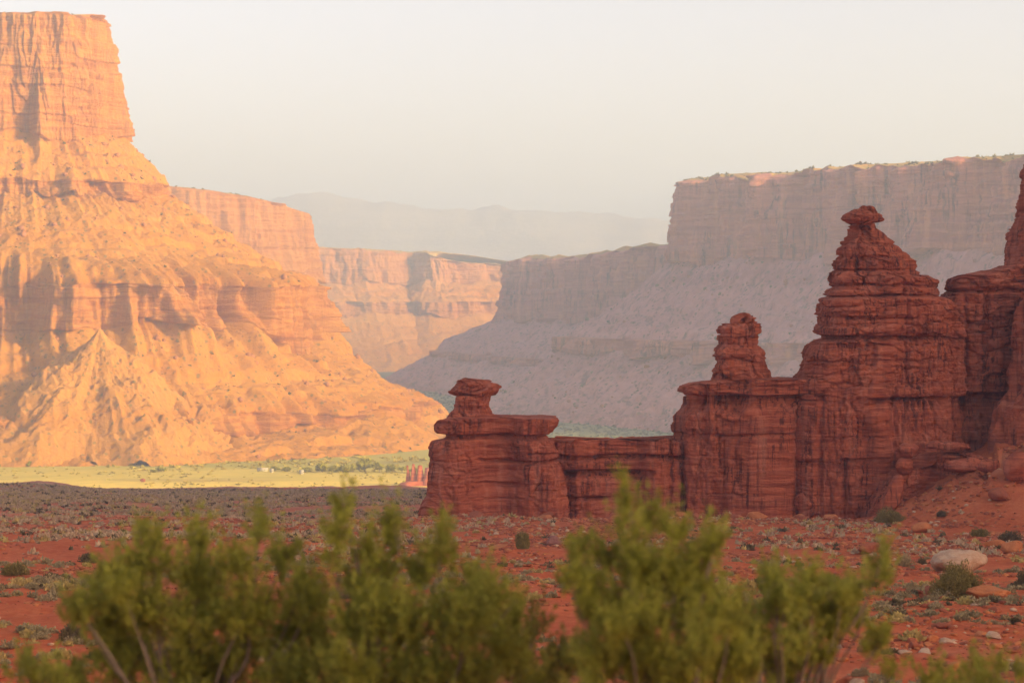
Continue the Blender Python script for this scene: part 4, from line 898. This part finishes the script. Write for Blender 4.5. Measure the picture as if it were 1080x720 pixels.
# ------------------------------------------------------------------ junipers close to the camera
def juniper(label, D, lumps, base, mat, seed, dens=1.0, twig=True, group=None):
    q = np.random.default_rng(seed); u = D / F
    bx = (base[0] - 540) / F * D; bz = float(gz(bx, D))
    root = empty('juniper_tree', (bx, D, bz)); tag(root, label, 'juniper tree', group)
    Lc = []
    C, A, S_ = [], [], []
    lumps = list(lumps)
    for (px, py, rx, ry) in list(lumps):      # fuller lower crown
        if py > 590:
            for _ in range(1): lumps.append((px + q.normal() * rx * .6, py + abs(q.normal()) * ry * .6, rx * .8, ry * .8))
    for (px, py, rx, ry) in lumps:
        dd = q.normal() * 0.38 * max(.4, min(1.2, (py - 500) / 130))
        c = np.array([(px - 540) / F * D, dd, (YH - py) / F * D]); rr = np.array([rx, 0.9 * (rx + ry) / 2, ry]) * u
        Lc.append((c, rr))
        nt = max(8, int(rx * ry / 11))
        for j in range(nt):       # upright tufts inside each lump
            d = q.normal(size=3); d /= np.linalg.norm(d); rad = q.random() ** .45
            tc = c + d * rr * rad * (1.0 if q.random() < .75 else 1.3)
            h = q.uniform(.08, .26) * (1.3 if d[2] > .3 else .8); w = h * q.uniform(.3, .5)
            out = np.array([d[0] * .45, d[1] * .45, 1.0]) + q.normal(size=3) * .18; out /= np.linalg.norm(out)
            k = int(30 * dens)
            t = q.random(k); wd = w * np.clip(1.15 * (1 - t) ** .7 * np.clip(t * 5, .3, 1), 0, 1)
            o = q.normal(size=(k, 3)); o -= (o @ out)[:, None] * out; o /= np.linalg.norm(o, axis=1)[:, None] + 1e-9
            rr2 = np.sqrt(q.random(k))
            C.append(tc + out * ((t - .4) * 2 * h)[:, None] + o * (wd * rr2)[:, None])
            a = out + o * .9 + q.normal(size=(k, 3)) * .3; A.append(a / np.linalg.norm(a, axis=1)[:, None]); S_.append(q.uniform(.03, .065, k))
    C = np.vstack(C); A = np.vstack(A); L = np.concatenate(S_)[:, None]
    sd = np.cross(A, q.normal(size=A.shape)); sd /= np.linalg.norm(sd, axis=1)[:, None] + 1e-9
    V = np.stack([C - A * L * .5, C + sd * L * .24, C + A * L, C - sd * L * .24], 1).reshape(-1, 3) - np.array([bx, 0, bz])
    put('crown', mk(V, np.arange(len(V)).reshape(-1, 4), 'crown', mat), None, root)
    # trunk and limbs to the lumps
    tubes = []
    stems = [(bx + q.uniform(-.25, .25), q.uniform(-.2, .2), bz) for _ in range(3)]
    for i, (c, rr) in enumerate(Lc):
        if i % 2 and i > 10: continue
        st = np.array(stems[int(np.argmin([abs(s_[0] - c[0]) for s_ in stems]))]); e = c + np.array([0, 0, rr[2] * .3])
        mid = st * .45 + e * .55; mid[0] = st[0] * .6 + e[0] * .4 + q.normal() * .08; mid2 = st * .2 + e * .8 + q.normal(size=3) * .06
        tubes.append((np.array([st, st * .8 + mid * .2 + q.normal(size=3) * .03, mid, mid2, e]) - np.array([bx, 0, bz]), np.array([.055, .045, .026, .016, .006]) * (1.25 if i % 5 == 0 else .7)))
    Vs, Fs, off = [], [], 0
    for p, r in tubes:
        cc = catmull3(p); rr = np.interp(np.linspace(0, 1, len(cc)), np.linspace(0, 1, len(r)), r)
        me = tube(cc, rr, 6); n = len(me.vertices); vv = np.empty(n * 3, np.float32); me.vertices.foreach_get('co', vv); bpy.data.meshes.remove(me)
        Vs.append(vv.reshape(-1, 3)); Fs.append(grid_faces(len(cc), 6, True) + off); off += n
    put('trunk', mesh_np('trunk', np.vstack(Vs), [np.vstack(Fs)]), M_BARK, root, smooth=True)
def catmull3(p, n=6):
    p = np.vstack([2 * p[0] - p[1], p, 2 * p[-1] - p[-2]]); out = []
    for i in range(1, len(p) - 2):
        t = np.linspace(0, 1, n, endpoint=False)[:, None]
        out.append(0.5 * (2 * p[i] + (p[i + 1] - p[i - 1]) * t + (2 * p[i - 1] - 5 * p[i] + 4 * p[i + 1] - p[i + 2]) * t ** 2 + (3 * p[i] - p[i - 1] - 3 * p[i + 1] + p[i + 2]) * t ** 3))
    out.append(p[-2:-1]); return np.vstack(out)
JG = 'junipers in front of the camera'
juniper('broad many topped juniper, leftmost of the large foreground trees', 30, [(157, 560, 14, 18), (160, 590, 28, 22), (130, 605, 26, 20), (208, 565, 17, 20), (208, 600, 28, 26), (268, 560, 13, 18), (262, 590, 28, 24), (300, 585, 18, 20), (320, 620, 26, 28), (105, 625, 22, 24), (80, 640, 15, 16), (110, 660, 30, 26), (160, 640, 32, 28), (215, 645, 34, 28), (265, 640, 32, 28), (320, 665, 32, 30), (120, 700, 38, 28), (190, 700, 42, 32), (250, 690, 38, 32), (310, 710, 42, 28), (345, 690, 20, 24), (200, 745, 110, 24)], (205, 870), M_JUN, 1, group=JG)
juniper('upright juniper with two slim tops in front of the left tower', 29, [(360, 535, 12, 16), (357, 560, 17, 16), (350, 585, 11, 13), (413, 545, 8, 13), (410, 565, 16, 15), (385, 577, 18, 13), (470, 560, 11, 16), (462, 585, 20, 20), (440, 602, 17, 15), (400, 607, 26, 22), (372, 617, 19, 20), (500, 615, 22, 24), (520, 632, 17, 20), (380, 650, 34, 26), (430, 647, 32, 28), (480, 652, 34, 28), (525, 667, 24, 24), (370, 697, 34, 26), (430, 702, 42, 26), (490, 702, 38, 26), (548, 640, 5, 16), (540, 700, 18, 20), (440, 745, 90, 22)], (430, 870), M_JUN, 2, group=JG)
juniper('bright yellow green juniper with the tallest single top, in front of the low wall', 27, [(659, 517, 7, 12), (664, 538, 12, 13), (690, 552, 11, 15), (665, 560, 13, 13), (712, 555, 13, 18), (755, 570, 12, 16), (740, 587, 18, 20), (612, 580, 12, 17), (597, 603, 11, 12), (618, 610, 18, 20), (640, 585, 16, 17), (680, 592, 24, 22), (710, 602, 26, 24), (740, 617, 24, 24), (620, 637, 15, 17), (650, 637, 24, 22), (690, 642, 28, 26), (730, 647, 28, 24), (765, 645, 18, 18), (630, 677, 22, 22), (670, 687, 32, 26), (715, 692, 34, 26), (760, 692, 24, 24), (620, 707, 22, 18), (780, 707, 20, 18), (700, 745, 80, 22)], (695, 900), M_JUN, 3, group=JG)
juniper('juniper with one thin branch leaning out to the right', 31, [(815, 606, 11, 13), (812, 625, 17, 17), (860, 611, 13, 13), (850, 630, 22, 18), (885, 619, 11, 11), (880, 636, 18, 15), (936, 584, 6, 9), (931, 598, 10, 11), (918, 612, 11, 10), (905, 625, 13, 11), (800, 650, 22, 18), (840, 656, 24, 20), (875, 656, 18, 18), (910, 656, 13, 12), (925, 664, 7, 8), (815, 690, 22, 22), (790, 680, 18, 20), (850, 690, 16, 14), (868, 682, 11, 11), (930, 695, 16, 12), (830, 740, 50, 20)], (830, 860), M_JUN, 4, group=JG)
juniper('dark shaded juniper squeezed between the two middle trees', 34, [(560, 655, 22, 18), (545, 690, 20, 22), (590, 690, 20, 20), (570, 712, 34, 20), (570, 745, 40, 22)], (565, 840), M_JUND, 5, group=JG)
juniper('juniper top just poking up in the lower left corner', 30, [(40, 712, 30, 11), (30, 700, 9, 9), (62, 709, 13, 9), (45, 745, 50, 22)], (45, 870), M_JUN, 6, group=JG)
juniper('juniper top just poking up in the lower right corner', 31, [(985, 713, 18, 10), (1050, 716, 26, 11), (1070, 707, 11, 9), (1012, 722, 16, 8), (1020, 750, 60, 20)], (1020, 860), M_JUN, 7, group=JG)
